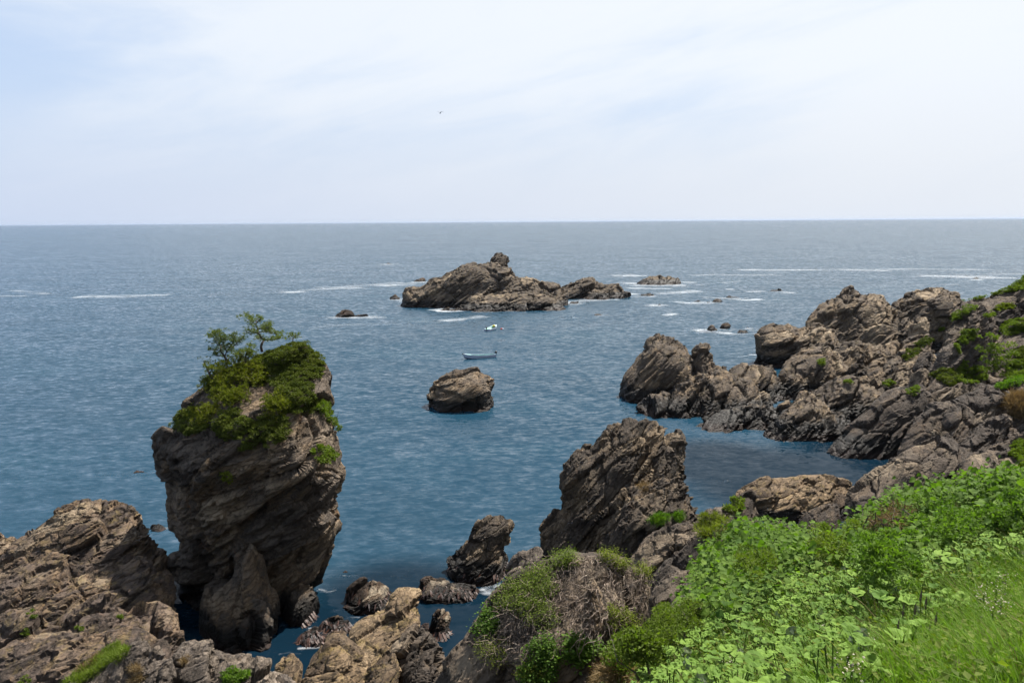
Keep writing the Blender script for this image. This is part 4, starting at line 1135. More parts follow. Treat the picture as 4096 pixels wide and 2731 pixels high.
# knotweed thicket
KP, KR = make_protos(lambda r: plant_mesh_knotweed(r, r.uniform(0.55, 0.8), r.integers(14, 20)), 7, L_KNOT, 'knotweed')
k_all = CAND[kn]
k_all = k_all[fbm(k_all / 1.1, 640, 3) > -0.12]      # the thicket has gaps
k_all = k_all[thin(k_all, 0.2)]
kp, kw_ = to_px(k_all)
size = 1 / kw_
vis = (kp[:, 0] < 1030)
order = np.argsort(np.where(vis, -size, 1))
first, rest = order[:260], order[260:]
place_things('knotweed_plant', KP, k_all[first], ['leafy knotweed stem in the thicket beside the dark rock ridge', 'leafy knotweed stem in the middle of the bank, below the tan boulder', 'leafy knotweed stem in the thicket between tan boulder and right edge', 'leafy knotweed stem in the thicket at the right edge of the view'], 'plant', ['knotweed beside the dark ridge', 'knotweed below the tan boulder', 'knotweed right of the tan boulder', 'knotweed at the right edge'], rngp, 0.6, 1.4)
print('knotweed', len(k_all))
sl_, ss_ = Soup(), Soup()
for k in range(len(KR)):
    q = k_all[rest][k::len(KR)]
    n = len(q)
    if n == 0: continue
    rot, scl, tl = rngp.uniform(0, 6.28, n), rngp.uniform(0.6, 1.45, n), rngp.normal(0, .14, (n, 2))
    sl_.add(*inst(*KR[k][0], q, rot, scl, tl, rngp)); ss_.add(*inst(*KR[k][1], q, rot, scl, tl, rngp))
th = empty('knotweed_thicket', (10, 17, 18))
tag(th, 'dense mass of leafy green knotweed covering the bank', 'thicket', kind='stuff')
sl_.build('foliage', L_KNOT, th); ss_.build('stem', L_KNOT, th)

# butterbur with pale undersides
BP, BR = make_protos(lambda r: plant_mesh_butterbur(r, r.integers(3, 6)), 9, L_BUTT, 'butterbur')
b_all = CAND[bu]
b_all = b_all[thin(b_all, 0.17)]
bp_, bw_ = to_px(b_all)
order = np.argsort(np.where((bp_[:, 0] < 1030) & (bp_[:, 1] < 690), bw_, 99))
first, rest = order[:280], order[280:]
print('butterbur', len(b_all))
place_things('butterbur_plant', BP, b_all[first], ['broad-leaved butterbur at the lower left of the green slope, beside the fine-leaved shrub', 'broad-leaved butterbur in the middle of the near slope', 'broad-leaved butterbur bordering the near grass', 'broad-leaved butterbur behind the grass at the right edge'], 'plant', ['butterbur beside the fine-leaved shrub', 'butterbur in the middle of the near slope', 'butterbur bordering the near grass', 'butterbur at the right edge'], rngp, 0.7, 1.15)
if len(rest):
    sl_, ss_ = Soup(), Soup()
    for k in range(len(BR)):
        q = b_all[rest][k::len(BR)]
        n = len(q)
        if n == 0: continue
        rot, scl, tl = rngp.uniform(0, 6.28, n), rngp.uniform(0.7, 1.15, n), rngp.normal(0, .1, (n, 2))
        sl_.add(*inst(*BR[k][0], q, rot, scl, tl, rngp)); ss_.add(*inst(*BR[k][1], q, rot, scl, tl, rngp))
    th = empty('butterbur_patch', (10, 10, 19))
    tag(th, 'farther mass of broad butterbur leaves behind the near ones', 'plants', kind='stuff')
    sl_.build('foliage', L_BUTT, th); ss_.build('stem', L_KNOT, th)


# grass, dry grass and low cover between the plants
def scatter(mask, n, rng):
    src = np.nonzero(mask)[0]
    pick = rng.choice(src, n)
    xy = CAND[pick, :2] + rng.normal(0, 0.06, (n, 2))
    return np.stack([xy[:, 0], xy[:, 1], ground_z(xy[:, 0], xy[:, 1]) - 0.02], 1)


def soup_obj(name, arrs, mat, label, cat):
    s = Soup()
    for a_ in arrs: s.add(*a_)
    o = s.build(name, mat)
    tag(o, label, cat, kind='stuff')
    return o


vis_g = gr & (cw < 14)
side_g = (cpx[:, 0] > 1040) & (cw < 20) & (cw > 0.6) & ~bu & ~kn & ~gr & (CAND[:, 0] > 3)        # the slope goes on beyond the frame
soup_obj('grass', [blades(scatter(vis_g, 17000, rngp), rngp, 0.15, 0.55, 0.0042, 0.8, (-0.12, 0.05)), blades(scatter(vis_g, 1200, rngp), rngp, 0.4, 0.75, 0.005, 1.3, (-0.2, 0.05)), blades(scatter(bu, 20000, rngp), rngp, 0.25, 0.6, 0.0032, 0.7),
                   blades(scatter(kn, 6000, rngp), rngp, 0.2, 0.6, 0.005, 0.5),
                   blades(scatter(side_g, 16000, rngp), rngp, 0.2, 0.55, 0.008, 0.8, (-0.12, 0.05), 2)], L_GRASS, 'bright green grass on the near slope in the lower right corner', 'grass')
soup_obj('dry_grass', [blades(scatter(gr | bu, 4200, rngp), rngp, 0.2, 0.6, 0.003, 1.1), blades(scatter(kn, 3000, rngp), rngp, 0.25, 0.7, 0.004, 0.8)], L_DRY, 'straw-coloured dead grass stems among the green plants', 'dry grass')


def leaf_cloud(P, rng, size, up=0.6):
    """small single leaves at the points P"""
    n = len(P)
    az = rng.uniform(0, 2 * np.pi, n)
    d = np.stack([np.cos(az), np.sin(az), rng.uniform(-.5, .5, n)], 1); d /= np.linalg.norm(d, axis=1)[:, None]
    nr = rng.normal(0, 1 - up, (n, 3)) + np.array([0, 0, up])
    x = np.cross(d, nr); x /= np.linalg.norm(x, axis=1)[:, None] + 1e-9
    z = np.cross(x, d)
    L = size * rng.uniform(0.6, 1.3, n)
    Q = np.array([(0, 0, 0), (-.36, .45, .05), (0, 1, -.08), (.36, .45, .05)])
    V = P[:, None] + L[:, None, None] * (Q[None, :, :1] * x[:, None] + Q[None, :, 1:2] * d[:, None] + Q[None, :, 2:] * z[:, None])
    F = (np.array([(0, 2, 1), (0, 3, 2)])[None] + (np.arange(n) * 4)[:, None, None]).reshape(-1, 3)
    return V.reshape(-1, 3), F, np.repeat(rng.uniform(0, 1, n), 4)


q = np.concatenate([scatter(bu | gr | kn, 22000, rngp), scatter(gr, 4000, rngp), scatter(side_g, 7000, rngp)])
q[:, 2] += rngp.uniform(0.02, 0.42, len(q))
q2 = scatter(bu | kn, 15000, rngp)
q2 = q2[fbm(q2 / 0.8, 77, 3) > -0.12]
q2[:, 2] += rngp.uniform(0.1, 0.55, len(q2))
soup_obj('weeds', [leaf_cloud(q2, rngp, 0.045)], L_YELLOW, 'patches of yellow-green small-leaved weeds among the broad leaves', 'weeds')
soup_obj('ground_cover', [leaf_cloud(q, rngp, 0.05)], L_SMALL, 'low small-leaved weeds filling gaps between the slope plants', 'weeds')

# seeding grass stalks by the corner
SP = zp(7, [(1590, 1090), (1665, 1080), (1732, 1040), (1795, 1140), (1560, 1180), (1650, 1150), (1700, 1000), (1475, 1320), (1760, 1190), (2115, 1230)])
ORD = ['first', 'second', 'third', 'fourth', 'fifth', 'sixth', 'seventh', 'eighth', 'ninth', 'tenth']
for i, (x, y) in enumerate(SP):
    top = at(x, y - 8, 6.2 + 0.15 * (i % 3))
    gz = ground_z(top[0] + 0.05, top[1])[0]
    if top[2] - gz > 1.3 or top[2] < gz + 0.2: gz = top[2] - 0.8
    base = np.array([top[0] + 0.04, top[1], gz])
    o = empty('grass_stalk', base)
    rk = sorted(range(len(SP)), key=lambda j: SP[j][0]).index(i)
    tag(o, ORD[rk] + ' of the ten dark-headed grass stalks above the near grass, counted from the left', 'grass stalk', 'seeding grass stalks above the near grass')
    s = Soup(); s.add(*tube([base, (base + top) / 2 + np.array([0.01, 0, 0]), top], 0.0035, 4), 0.5); s.build('stem', L_GRASS, o)
    s = Soup(); hd = np.array([0.004, 0, 0.11]); s.add(*tube([top - hd * .1, top + hd * .25, top + hd * .6, top + hd], [0.004, 0.011, 0.009, 0.002], 5), 0.5); s.build('seed_head', m_seed, o)
# butterbur flower heads gone to fluff
FL = zp(7, [(2180, 880), (2210, 960), (1065, 1105), (2240, 800), (2160, 990), (1370, 1190), (520, 1350), (1270, 1370), (2100, 900)])
for i, (x, y) in enumerate(FL):
    hit = None
    for D in np.arange(4, 16, 0.1):
        p = at(x, y, D)
        if p[2] < ground_z(p[0], p[1])[0] + 0.45: hit = p; break
    if hit is None: continue
    base = np.array([hit[0], hit[1], ground_z(hit[0], hit[1])[0]])
    o = empty('butterbur_flower', base)
    rk = sorted(range(len(FL)), key=lambda j: FL[j][0]).index(i)
    tag(o, ORD[rk] + ' faded butterbur flower head on the near slope, counted from the left', 'flower', 'butterbur flower heads gone to seed')
    s = Soup(); s.add(*tube([base, (base + hit) / 2, hit], 0.006, 4), 0.5); s.build('stem', L_KNOT, o)
    pts = hit + rngp.normal(0, 1, (50, 3)) * np.array([0.05, 0.05, 0.035])
    s = Soup(); s.add(*leaf_cloud(pts, rngp, 0.016, 0.3)); f = s.build('flower_head', m_fluff, o); f['kind'] = 'stuff'

# ------------------------------------------------------------------ plants rooted on the rocks
bpy.context.view_layer.update()
DG = bpy.context.evaluated_depsgraph_get()
CAMP = Vector((0, 0, CAMH))


def seed_points(poly, n, rng, only=None, maxtry=6):
    """rock surface points inside a traced patch"""
    poly = np.array(poly)
    lo, hi = poly.min(0), poly.max(0)
    P, N = [], []
    tries = 0
    while len(P) < n and tries < maxtry:
        tries += 1
        q = rng.uniform(lo, hi, (n * 2, 2))
        q = q[inside(q[:, 0], q[:, 1], poly)]
        for x, y in q:
            d = Vector(ray(x, y)).normalized()
            ok, loc, nor, _, ob, _ = SC.ray_cast(DG, CAMP, d)
            if not ok or ob.name.startswith('sea'): continue
            if only is not None and not any(ob.name.startswith(o) for o in only): continue
            P.append(loc); N.append(nor)
            if len(P) >= n: break
    return np.array(P).reshape(-1, 3), np.array(N).reshape(-1, 3)


def clump_tris(C, N, rng, rad, size, per, flat=0.7, spiky=0.5):
    """leafy clumps round the centres C: per small pointed faces each, turned outwards"""
    n = len(C)
    d = rng.normal(0, 1, (n, per, 3)); d /= np.linalg.norm(d, axis=2)[:, :, None]
    d = d + N[:, None] * 0.5 + np.array([0, 0, 0.35]); d /= np.linalg.norm(d, axis=2)[:, :, None]
    r = rad * rng.uniform(0.55, 1.25, (n, 1, 1)) * rng.uniform(0.35, 1.0, (n, per, 1)) ** 0.6
    P = (C[:, None] + d * r * np.array([1, 1, flat])).reshape(-1, 3)
    d = d.reshape(-1, 3)
    ax = d * spiky + rng.normal(0, 0.55, d.shape); ax /= np.linalg.norm(ax, axis=1)[:, None]
    side = np.cross(ax, rng.normal(0, 1, d.shape)); side /= np.linalg.norm(side, axis=1)[:, None] + 1e-9
    L = (size * rng.uniform(0.6, 1.4, len(P)))[:, None]
    wd_ = 0.32 if spiky < 1 else 0.07
    V = np.stack([P - side * L * wd_, P + side * L * wd_, P + ax * L * (1 if spiky < 1 else 1.5)], 1).reshape(-1, 3)
    F = np.arange(len(V)).reshape(-1, 3)
    lv = np.repeat(rng.uniform(0, 1, n), per) * 0.55 + rng.uniform(0, .45, n * per)
    return V, F, np.repeat(lv, 3)


def shrub(name, zone, label, cat, mat, rng, n=220, rad=0.32, size=0.12, per=46, only=None, off=0.12, group=None, twigs=30, tmat=None, flat=0.7, spiky=0.5):
    P, N = seed_points(zone, n, rng, only)
    if len(P) < 3:
        print('no seed for', label); return None
    base = P[np.argmin(P[:, 2])]
    o = empty(name, P.mean(0) - np.array([0, 0, 0.1]))
    tag(o, label, cat, group)
    s = Soup()
    C = P + N * (off * rng.uniform(0.2, 2.2, (len(P), 1))) + np.array([0, 0, off * 0.6])
    s.add(*clump_tris(C, N, rng, rad, size, per, flat, spiky))
    f = s.build('foliage', mat, o); f['kind'] = 'stuff'
    if twigs:
        s = Soup()
        for i in rng.choice(len(P), min(twigs, len(P)), False):
            a = P[i] - N[i] * 0.1
            b = C[i] + rng.normal(0, rad * 0.7, 3)
            c = b + rng.normal(0, rad * 0.7, 3) + np.array([0, 0, 0.1])
            s.add(*tube([a, (a + b) / 2 + rng.normal(0, .05, 3), b, c], np.array([0.09, 0.065, 0.045, 0.02]) * rad, 4), 0.5)
        f = s.build('branches', tmat or m_bark, o); f['kind'] = 'stuff'
    return o


rs_ = np.random.default_rng(77)
ST = ['stack_body', 'stack_foot']
shrub('juniper_shrub', zp(1, [(1130, 560), (1300, 440), (1420, 385), (1600, 385), (1690, 430), (1765, 530), (1770, 600), (1730, 715), (1650, 715), (1500, 680), (1300, 640)]), 'dense dark juniper mat on the very top of the tall stack', 'shrub', L_JUN, rs_, 520, 0.25, 0.075, 100, ST, 0.10, flat=0.5)
shrub('juniper_shrub', zp(1, [(1250, 640), (1500, 680), (1650, 730), (1690, 860), (1715, 960), (1700, 1020), (1550, 1030), (1480, 1000), (1330, 1000), (1270, 900), (1350, 820)]), 'juniper mat hanging down the right shoulder of the tall stack', 'shrub', L_JUN, rs_, 330, 0.24, 0.075, 95, ST, 0.10, flat=0.55)
shrub('juniper_shrub', zp(1, [(780, 1190), (850, 1010), (1000, 970), (1060, 1060), (1160, 1060), (1250, 1020), (1450, 1050), (1480, 1150), (1450, 1250), (1330, 1310), (1180, 1260), (1120, 1340), (1020, 1330), (1040, 1250), (900, 1240)]), 'lowest juniper mat fringing the dark face of the tall stack', 'shrub', L_JUN, rs_,
      340, 0.24, 0.075, 95, ST, 0.10, flat=0.55)
shrub('juniper_shrub', zp(1, [(410, 1150), (480, 1040), (600, 970), (700, 1000), (760, 1100), (700, 1180), (560, 1205)]), 'green juniper mat on the left shoulder of the tall stack', 'shrub', L_JUN, rs_, 150, 0.26, 0.08, 90, ST, 0.1)
shrub('juniper_shrub', zp(1, [(1810, 1010), (1890, 1020), (1925, 1080), (1915, 1190), (1870, 1180), (1820, 1100), (1730, 1010), (1730, 930), (1800, 940)]), 'small round shrub on the sunlit right edge of the tall stack', 'shrub', L_SMALL, rs_, 60, 0.26, 0.12, 50, ST, 0.12)
shrub('grass_tuft', zp(1, [(1690, 1340), (1760, 1300), (1870, 1360), (1890, 1420), (1780, 1460), (1700, 1440)]), 'tuft of grass and weeds low on the right side of the tall stack', 'grass tuft', L_SMALL, rs_, 45, 0.22, 0.14, 40, ST, 0.05, spiky=0.9)
shrub('grass_tuft', zp(2, [(640, 170), (690, 130), (722, 190), (700, 210), (650, 205)]), 'single green tuft on a ledge of the dark stack face', 'grass tuft', L_YELLOW, rs_, 10, 0.2, 0.12, 40, ST, 0.05, twigs=4)
# sprawling yellowish pines hugging the top
PS = [([(690, 740), (760, 620), (900, 570), (1050, 570), (1080, 700), (960, 800), (820, 830), (720, 800)], 'yellow-green sprawling pine on the left rim of the tall stack', 130),
      ([(1060, 570), (1200, 570), (1290, 640), (1300, 740), (1200, 790), (1090, 760), (1060, 680)], 'yellow-green sprawling pine in the middle of the stack top', 90),
      ([(800, 840), (980, 810), (1100, 830), (1080, 900), (980, 950), (860, 940)], 'sprawling pine branch halfway down the front of the stack crown', 80),
      ([(600, 1010), (700, 960), (830, 950), (850, 1010), (760, 1090), (660, 1080)], 'bright yellow-green pine tuft on the left front of the stack crown', 60),
      ([(1250, 900), (1420, 900), (1480, 990), (1380, 1050), (1270, 1010)], 'yellow-green sprawling pine right of the bare patch on the stack', 60)]


def tufts(P, D, rng, ln, wd, per=16):
    """pine needle tufts: long thin faces fanning out along D"""
    n = len(P)
    d = rng.normal(0, 0.75, (n, per, 3)) + D[:, None]
    d /= np.linalg.norm(d, axis=2)[:, :, None]
    L = ln * rng.uniform(0.6, 1.2, (n, per, 1))
    side = np.cross(d, rng.normal(0, 1, (n, per, 3))); side /= np.linalg.norm(side, axis=2)[:, :, None] + 1e-9
    B = P[:, None] + d * 0.02
    V = np.stack([B - side * wd * .5, B + side * wd * .5 + d * L * 0.5, B + d * L], 2).reshape(-1, 3)
    F = np.arange(len(V)).reshape(-1, 3)
    lv = np.repeat(rng.uniform(0, 1, n), per) * 0.6 + rng.uniform(0, .4, n * per)
    return V, F, np.repeat(lv, 3)


for poly, lab, n in PS:
    P, N = seed_points(zp(1, poly), n, rs_, ST)
    if len(P) < 4: continue
    o = empty('sprawling_pine', P.mean(0)); tag(o, lab, 'pine')
    C = P + N * rs_.uniform(0.05, 0.38, (len(P), 1)) + np.array([0, 0, 0.08])
    C = np.repeat(C, 5, 0) + rs_.normal(0, 0.2, (len(C) * 5, 3))
    s = Soup(); s.add(*tufts(C, np.repeat(N, 5, 0) * 0.4 + np.array([-0.1, 0, 0.8]), rs_, 0.19, 0.04, 14))
    f = s.build('needles', L_PINEY, o); f['kind'] = 'stuff'
    s = Soup()
    root = P.mean(0) - np.array([0, 0, 0.2])
    for i in rs_.choice(len(P), min(16, len(P)), False):
        b = P[i] + N[i] * 0.3
        s.add(*tube([root, root * .6 + b * .4 + rs_.normal(0, .12, 3) + N[i] * 0.15, b + rs_.normal(0, .1, 3)], [0.05, 0.035, 0.012], 5), 0.5)
    f = s.build('branches', m_bark, o); f['kind'] = 'stuff'


def pine(trunk, branches, pads, D, label, ln=0.2, r0=0.10, per_pad=6, mat=L_PINE, spread=0.2, zone=12):
    tp = [at(*p, D) for p in zp(zone, trunk)]
    base = tp[0]
    o = empty('pine_tree', base)
    tag(o, label, 'pine tree')
    rg = np.random.default_rng(int(base[0] * 977) % 9999)
    for i in range(1, len(tp)): tp[i] = tp[i] + np.array([0, rg.normal(0, .12), 0])
    s = Soup(); s.add(*tube(tp, np.linspace(r0, 0.025, len(tp)), 6), 0.5); s.build('trunk', m_bark, o)
    PP, DD = [], []
    for br in branches:
        q = [at(*p, D) for p in zp(zone, br)]
        yo = rg.normal(0, 0.45)
        q = [p + np.array([0, yo * k / (len(q) - 1), 0]) for k, p in enumerate(q)]
        s = Soup(); s.add(*tube(q, np.linspace(r0 * 0.45, 0.015, len(q)), 4), 0.5); s.build('branch', m_bark, o)
        q = np.array(q)
        for k in range(len(q) - 1):
            for tt in np.linspace(0, 1, 3):
                if k == 0 and tt < 0.6: continue
                PP.append(q[k] * (1 - tt) + q[k + 1] * tt); DD.append(q[k + 1] - q[k])
    for p in zp(zone, pads):
        PP.append(at(*p, D) + np.array([0, rg.normal(0, .4), 0])); DD.append(np.array([0, 0, 0.3]))
    PP = np.array(PP); DD = np.array(DD)
    DD /= np.linalg.norm(DD, axis=1)[:, None] + 1e-9
    C = np.repeat(PP, per_pad, 0) + rg.normal(0, 1, (len(PP) * per_pad, 3)) * np.array([spread, spread, spread * 0.55]) + np.array([0, 0, 0.06])
    s = Soup(); s.add(*tufts(C, np.repeat(DD, per_pad, 0) * 0.35 + np.array([0, 0, 0.7]), rg, ln * 0.9, 0.034, 15))
    f = s.build('crown', mat, o); f['kind'] = 'stuff'
    # fine twigs linking tufts to the wood
    s = Soup()
    wood = np.vstack([np.array(tp)[len(tp) // 3:]] + [np.array([at(*p, D) for p in zp(zone, b)]) for b in branches])
    for p in PP[::2]:
        w = wood[np.argmin(((wood - p) ** 2).sum(1))]
        s.add(*tube([w, (w + p) / 2 + rg.normal(0, .04, 3), p], [0.02, 0.014, 0.006], 3), 0.5)
    f = s.build('twigs', m_bark, o); f['kind'] = 'stuff'
    return o


pine([(1050, 640), (1052, 560), (1055, 520), (1066, 470), (1032, 410), (1002, 350), (985, 290), (960, 240), (966, 190), (975, 130)],
     [[(1066, 470), (1100, 452), (1200, 448), (1320, 425), (1410, 400)], [(960, 240), (900, 190), (830, 140), (750, 100)], [(985, 290), (1080, 270), (1180, 255), (1255, 240)], [(1002, 370), (930, 350), (860, 370), (800, 330)], [(966, 190), (1010, 165), (1060, 110)], [(1035, 430), (990, 455), (925, 455)],
      [(1000, 340), (1080, 330), (1180, 350), (1290, 385)]],
     [(1060, 310), (1110, 300), (1150, 330), (1210, 340), (1250, 370), (1300, 390), (1360, 400), (1400, 420), (1020, 300), (960, 260), (900, 210), (1190, 200), (1160, 215), (930, 130), (870, 270), (810, 90), (760, 90), (1050, 100)], 52.6, 'tallest windswept pine on the tall stack, leaning with a long branch to the right', 0.16, spread=0.16)
pine([(520, 820), (490, 760), (470, 720), (430, 640), (400, 560), (370, 500), (340, 470)],
     [[(400, 560), (340, 520), (290, 430), (240, 385)], [(470, 720), (500, 640), (470, 560), (440, 450), (390, 360), (345, 335)], [(500, 640), (560, 560), (600, 470), (610, 390)], [(560, 600), (640, 530), (700, 470), (760, 430)], [(430, 640), (360, 610), (300, 600)], [(470, 720), (400, 700), (340, 690)], [(440, 450), (500, 440), (560, 430)]],
     [(250, 410), (310, 400), (330, 350), (420, 350), (450, 400), (520, 440), (600, 400), (420, 510), (480, 560), (540, 600), (560, 640), (620, 590), (470, 500), (360, 660), (660, 500)], 51.6, 'bushy two-stemmed pine on the left rim of the stack top', 0.17, spread=0.17)
pine([(800, 880), (792, 760), (800, 690), (830, 630), (865, 580)], [[(792, 760), (730, 700), (660, 680)], [(800, 690), (880, 650), (930, 620)], [(792, 780), (860, 720), (910, 700)], [(797, 800), (700, 770), (620, 760)], [(830, 630), (760, 640)]],
     [(860, 570), (880, 590), (760, 640), (820, 650), (720, 700), (850, 720), (780, 760), (640, 680), (700, 760), (600, 760), (900, 560)], 51.0, 'low pine between the two larger pines on the stack', 0.19, spread=0.17)
pine([(310, 1110), (255, 1040), (232, 980), (180, 930), (155, 860), (145, 800)], [[(232, 980), (290, 910), (350, 880)], [(180, 930), (240, 880)], [(255, 1040), (330, 960), (420, 900)], [(310, 1110), (200, 1130), (90, 1120)]],
     [(150, 800), (160, 850), (210, 920), (260, 880), (330, 890), (300, 850), (390, 870), (150, 1150), (100, 1110), (230, 1190), (300, 1220)], 50.5, 'small crooked pine reaching out over the left edge of the stack', 0.2, spread=0.17, mat=L_PINEY)
pine([(1530, 500), (1550, 440), (1570, 390), (1582, 345)], [[(1550, 440), (1490, 430)], [(1560, 420), (1620, 430)]], [(1490, 420), (1560, 380), (1590, 360), (1600, 400), (1530, 440)], 55.5, 'tiny pine sapling at the right end of the stack top', 0.17, r0=0.04, per_pad=6, spread=0.12)

# vines and leaves over the dome
DM = ['dome_body', 'dome_block']
P, N = seed_points(zp(10, [(300, 900), (420, 640), (560, 420), (800, 300), (1000, 210), (1300, 175), (1500, 180), (1700, 260), (1840, 330), (1880, 470), (1800, 640), (1640, 760), (1480, 850), (1300, 900), (1050, 1000), (760, 1100), (480, 1080), (320, 1000)]), 1300, rs_, DM)
o = empty('vine_tangle', P.mean(0)); tag(o, 'tangle of leafless brown vines draped over the rock dome', 'vines')
s = Soup()
for i in range(len(P)):
    p = P[i] + N[i] * rs_.uniform(0.01, 0.34); path = [p]
    dr = np.array([rs_.normal(0, .7), rs_.normal(-0.25, .4), rs_.normal(-0.5, .6)])
    dr -= N[i] * (dr @ N[i]) * 0.8
    for k in range(rs_.integers(4, 9)):
        dr = dr * 0.75 + rs_.normal(0, 0.28, 3) + np.array([0, -0.03, -0.12])
        st = dr / np.linalg.norm(dr) * rs_.uniform(0.07, 0.17)
        path.append(path[-1] + st)
    r = rs_.uniform(0.006, 0.014)
    s.add(*tube(path, np.linspace(r, r * 0.4, len(path)), 3), 0.5)
f = s.build('twigs', m_twig, o); f['kind'] = 'stuff'
VZ = [([(250, 870), (350, 700), (440, 680), (480, 800), (430, 920), (320, 960)], L_KNOT, 60, 0.085, 'bright green broad leaves on the left edge of the rock dome'),
      ([(430, 620), (560, 400), (800, 300), (960, 300), (1000, 480), (900, 640), (760, 700), (560, 700)], L_SMALL, 300, 0.05, 'green creeper leaves over the upper left of the rock dome'),
      ([(980, 300), (1000, 210), (1150, 165), (1200, 260), (1080, 320)], L_SMALL, 80, 0.05, 'green creeper on the crest of the dome, left of the bare vines'),
      ([(1390, 200), (1500, 165), (1640, 240), (1560, 280), (1430, 240)], L_YELLOW, 70, 0.05, 'yellow-green creeper on the crest of the rock dome'),
      ([(1700, 300), (1800, 310), (1850, 350), (1800, 380), (1700, 340)], L_YELLOW, 34, 0.045, 'yellow-green creeper at the right shoulder of the rock dome'),
      ([(1440, 760), (1520, 670), (1640, 730), (1780, 750), (1740, 790), (1560, 820)], L_YELLOW, 50, 0.055, 'strand of yellow-green leaves below the bare block of the dome'),
      ([(760, 1100), (900, 960), (1000, 980), (1000, 1250), (860, 1400), (720, 1380)], L_KNOT, 130, 0.08, 'dark leafy creeper low on the front of the dome'),
      ([(1100, 1000), (1250, 920), (1380, 960), (1380, 1080), (1200, 1150), (1100, 1120)], L_KNOT, 50, 0.13, 'broad-leaved creeper hanging under the middle of the dome'),
      ([(690, 620), (960, 640), (1060, 760), (900, 860), (720, 800)], L_SMALL, 70, 0.045, 'thin creeper leaves among the bare vines of the dome'),
      ([(320, 1010), (480, 1020), (540, 1100), (440, 1180), (330, 1120)], L_YELLOW, 40, 0.04, 'small rusty-green creeper on the shaded left face of the dome'),
      ([(700, 1160), (860, 1160), (860, 1330), (720, 1330)], L_YELLOW, 50, 0.045, 'olive creeper on the shaded lower face of the dome')]
for poly, mat, n, size, lab in VZ:
    P, N = seed_points(zp(10, poly), int(n * 3.0), rs_, DM + ['vine_tangle', 'twigs'])
    if len(P) < 3: print('none', lab); continue
    o = empty('creeper', P.mean(0)); tag(o, lab, 'creeper')
    C = np.repeat(P + N * 0.1, 9, 0) + rs_.normal(0, 0.09, (len(P) * 9, 3)) + np.repeat(N, 9, 0) * rs_.uniform(0, .34, (len(P) * 9, 1))
    s = Soup(); s.add(*leaf_cloud(C, rs_, size)); f = s.build('leaves', mat, o); f['kind'] = 'stuff'
    s = Soup()
    for i in range(0, len(P), 4):
        s.add(*tube([P[i], P[i] + N[i] * .12 + rs_.normal(0, .05, 3), P[i] + N[i] * .15 + rs_.normal(0, .14, 3)], [0.006, 0.005, 0.003], 3), 0.5)
    f = s.build('stems', m_twig, o); f['kind'] = 'stuff'

# shrubs beside the dome and on the near ridge
HB_ = None
shrub('small_leaved_shrub', zp(10, [(1560, 1400), (1620, 1160), (1780, 1040), (1980, 900), (2120, 760), (2250, 640), (2352, 600), (2352, 760), (2180, 900), (2020, 1060), (1900, 1250), (1800, 1400)]), 'fine-leaved yellowish shrub along the left edge of the green slope', 'shrub', L_SMALL, rs_, 220, 0.17, 0.032, 150, ['hillside', 'crag_spur', 'foliage', 'ground', 'grass'], 0.12)
shrub('small_leaved_shrub', zp(10, [(2000, 740), (2100, 720), (2120, 800), (2020, 820)]), 'small dark green bush at the foot of the dark ridge', 'shrub', L_SMALL, rs_, 20, 0.18, 0.06, 70, None, 0.08)
shrub('dry_brush', zp(10, [(1330, 1380), (1340, 1200), (1480, 1160), (1600, 1250), (1640, 1390)]), 'straw-coloured dry grass clump under the dome', 'dry grass', L_DRY, rs_, 60, 0.16, 0.1, 80, None, 0.02, spiky=2)
shrub('dry_brush', zp(7, [(1330, 480), (1400, 400), (1550, 340), (1680, 340), (1600, 420), (1450, 500)]), 'reddish dry brush at the top of the knotweed bank', 'dry grass', L_DRY, rs_, 40, 0.2, 0.07, 60, None, 0.0, spiky=1.6)
shrub('grass_tuft', zp(5, [(1550, 950), (1640, 900), (1700, 890), (1720, 930), (1640, 970)]), 'bright grass on the ledge of the jagged crag', 'grass tuft', L_GRASS, rs_, 40, 0.16, 0.16, 50, None, 0.03, spiky=1.2, twigs=0)
shrub('grass_tuft', zp(5, [(1760, 890), (1820, 870), (1830, 930), (1770, 950)]), 'second grass tuft on the crag ledge, nearer the inlet', 'grass tuft', L_GRASS, rs_, 16, 0.16, 0.16, 50, None, 0.03, spiky=1.2, twigs=0)
shrub('grass_tuft', zp(5, [(1460, 680), (1520, 640), (1570, 660), (1560, 700), (1490, 710)]), 'small dry tuft high on the jagged crag', 'grass tuft', L_DRY, rs_, 16, 0.16, 0.14, 40, None, 0.03, spiky=1.2, twigs=0)
shrub('grass_tuft', zp(7, [(470, 360), (540, 305), (600, 320), (590, 370), (500, 390)]), 'green bush on the dark pointed rock by the inlet', 'shrub', L_SMALL, rs_, 26, 0.2, 0.12, 50, None, 0.05)
shrub('grass_tuft', zp(7, [(280, 480), (340, 410), (440, 410), (480, 450), (420, 520), (330, 560)]), 'loose grass beside the knotweed bank, next to the crag', 'grass tuft', L_YELLOW, rs_, 60, 0.2, 0.16, 46, None, 0.05, spiky=1.2)

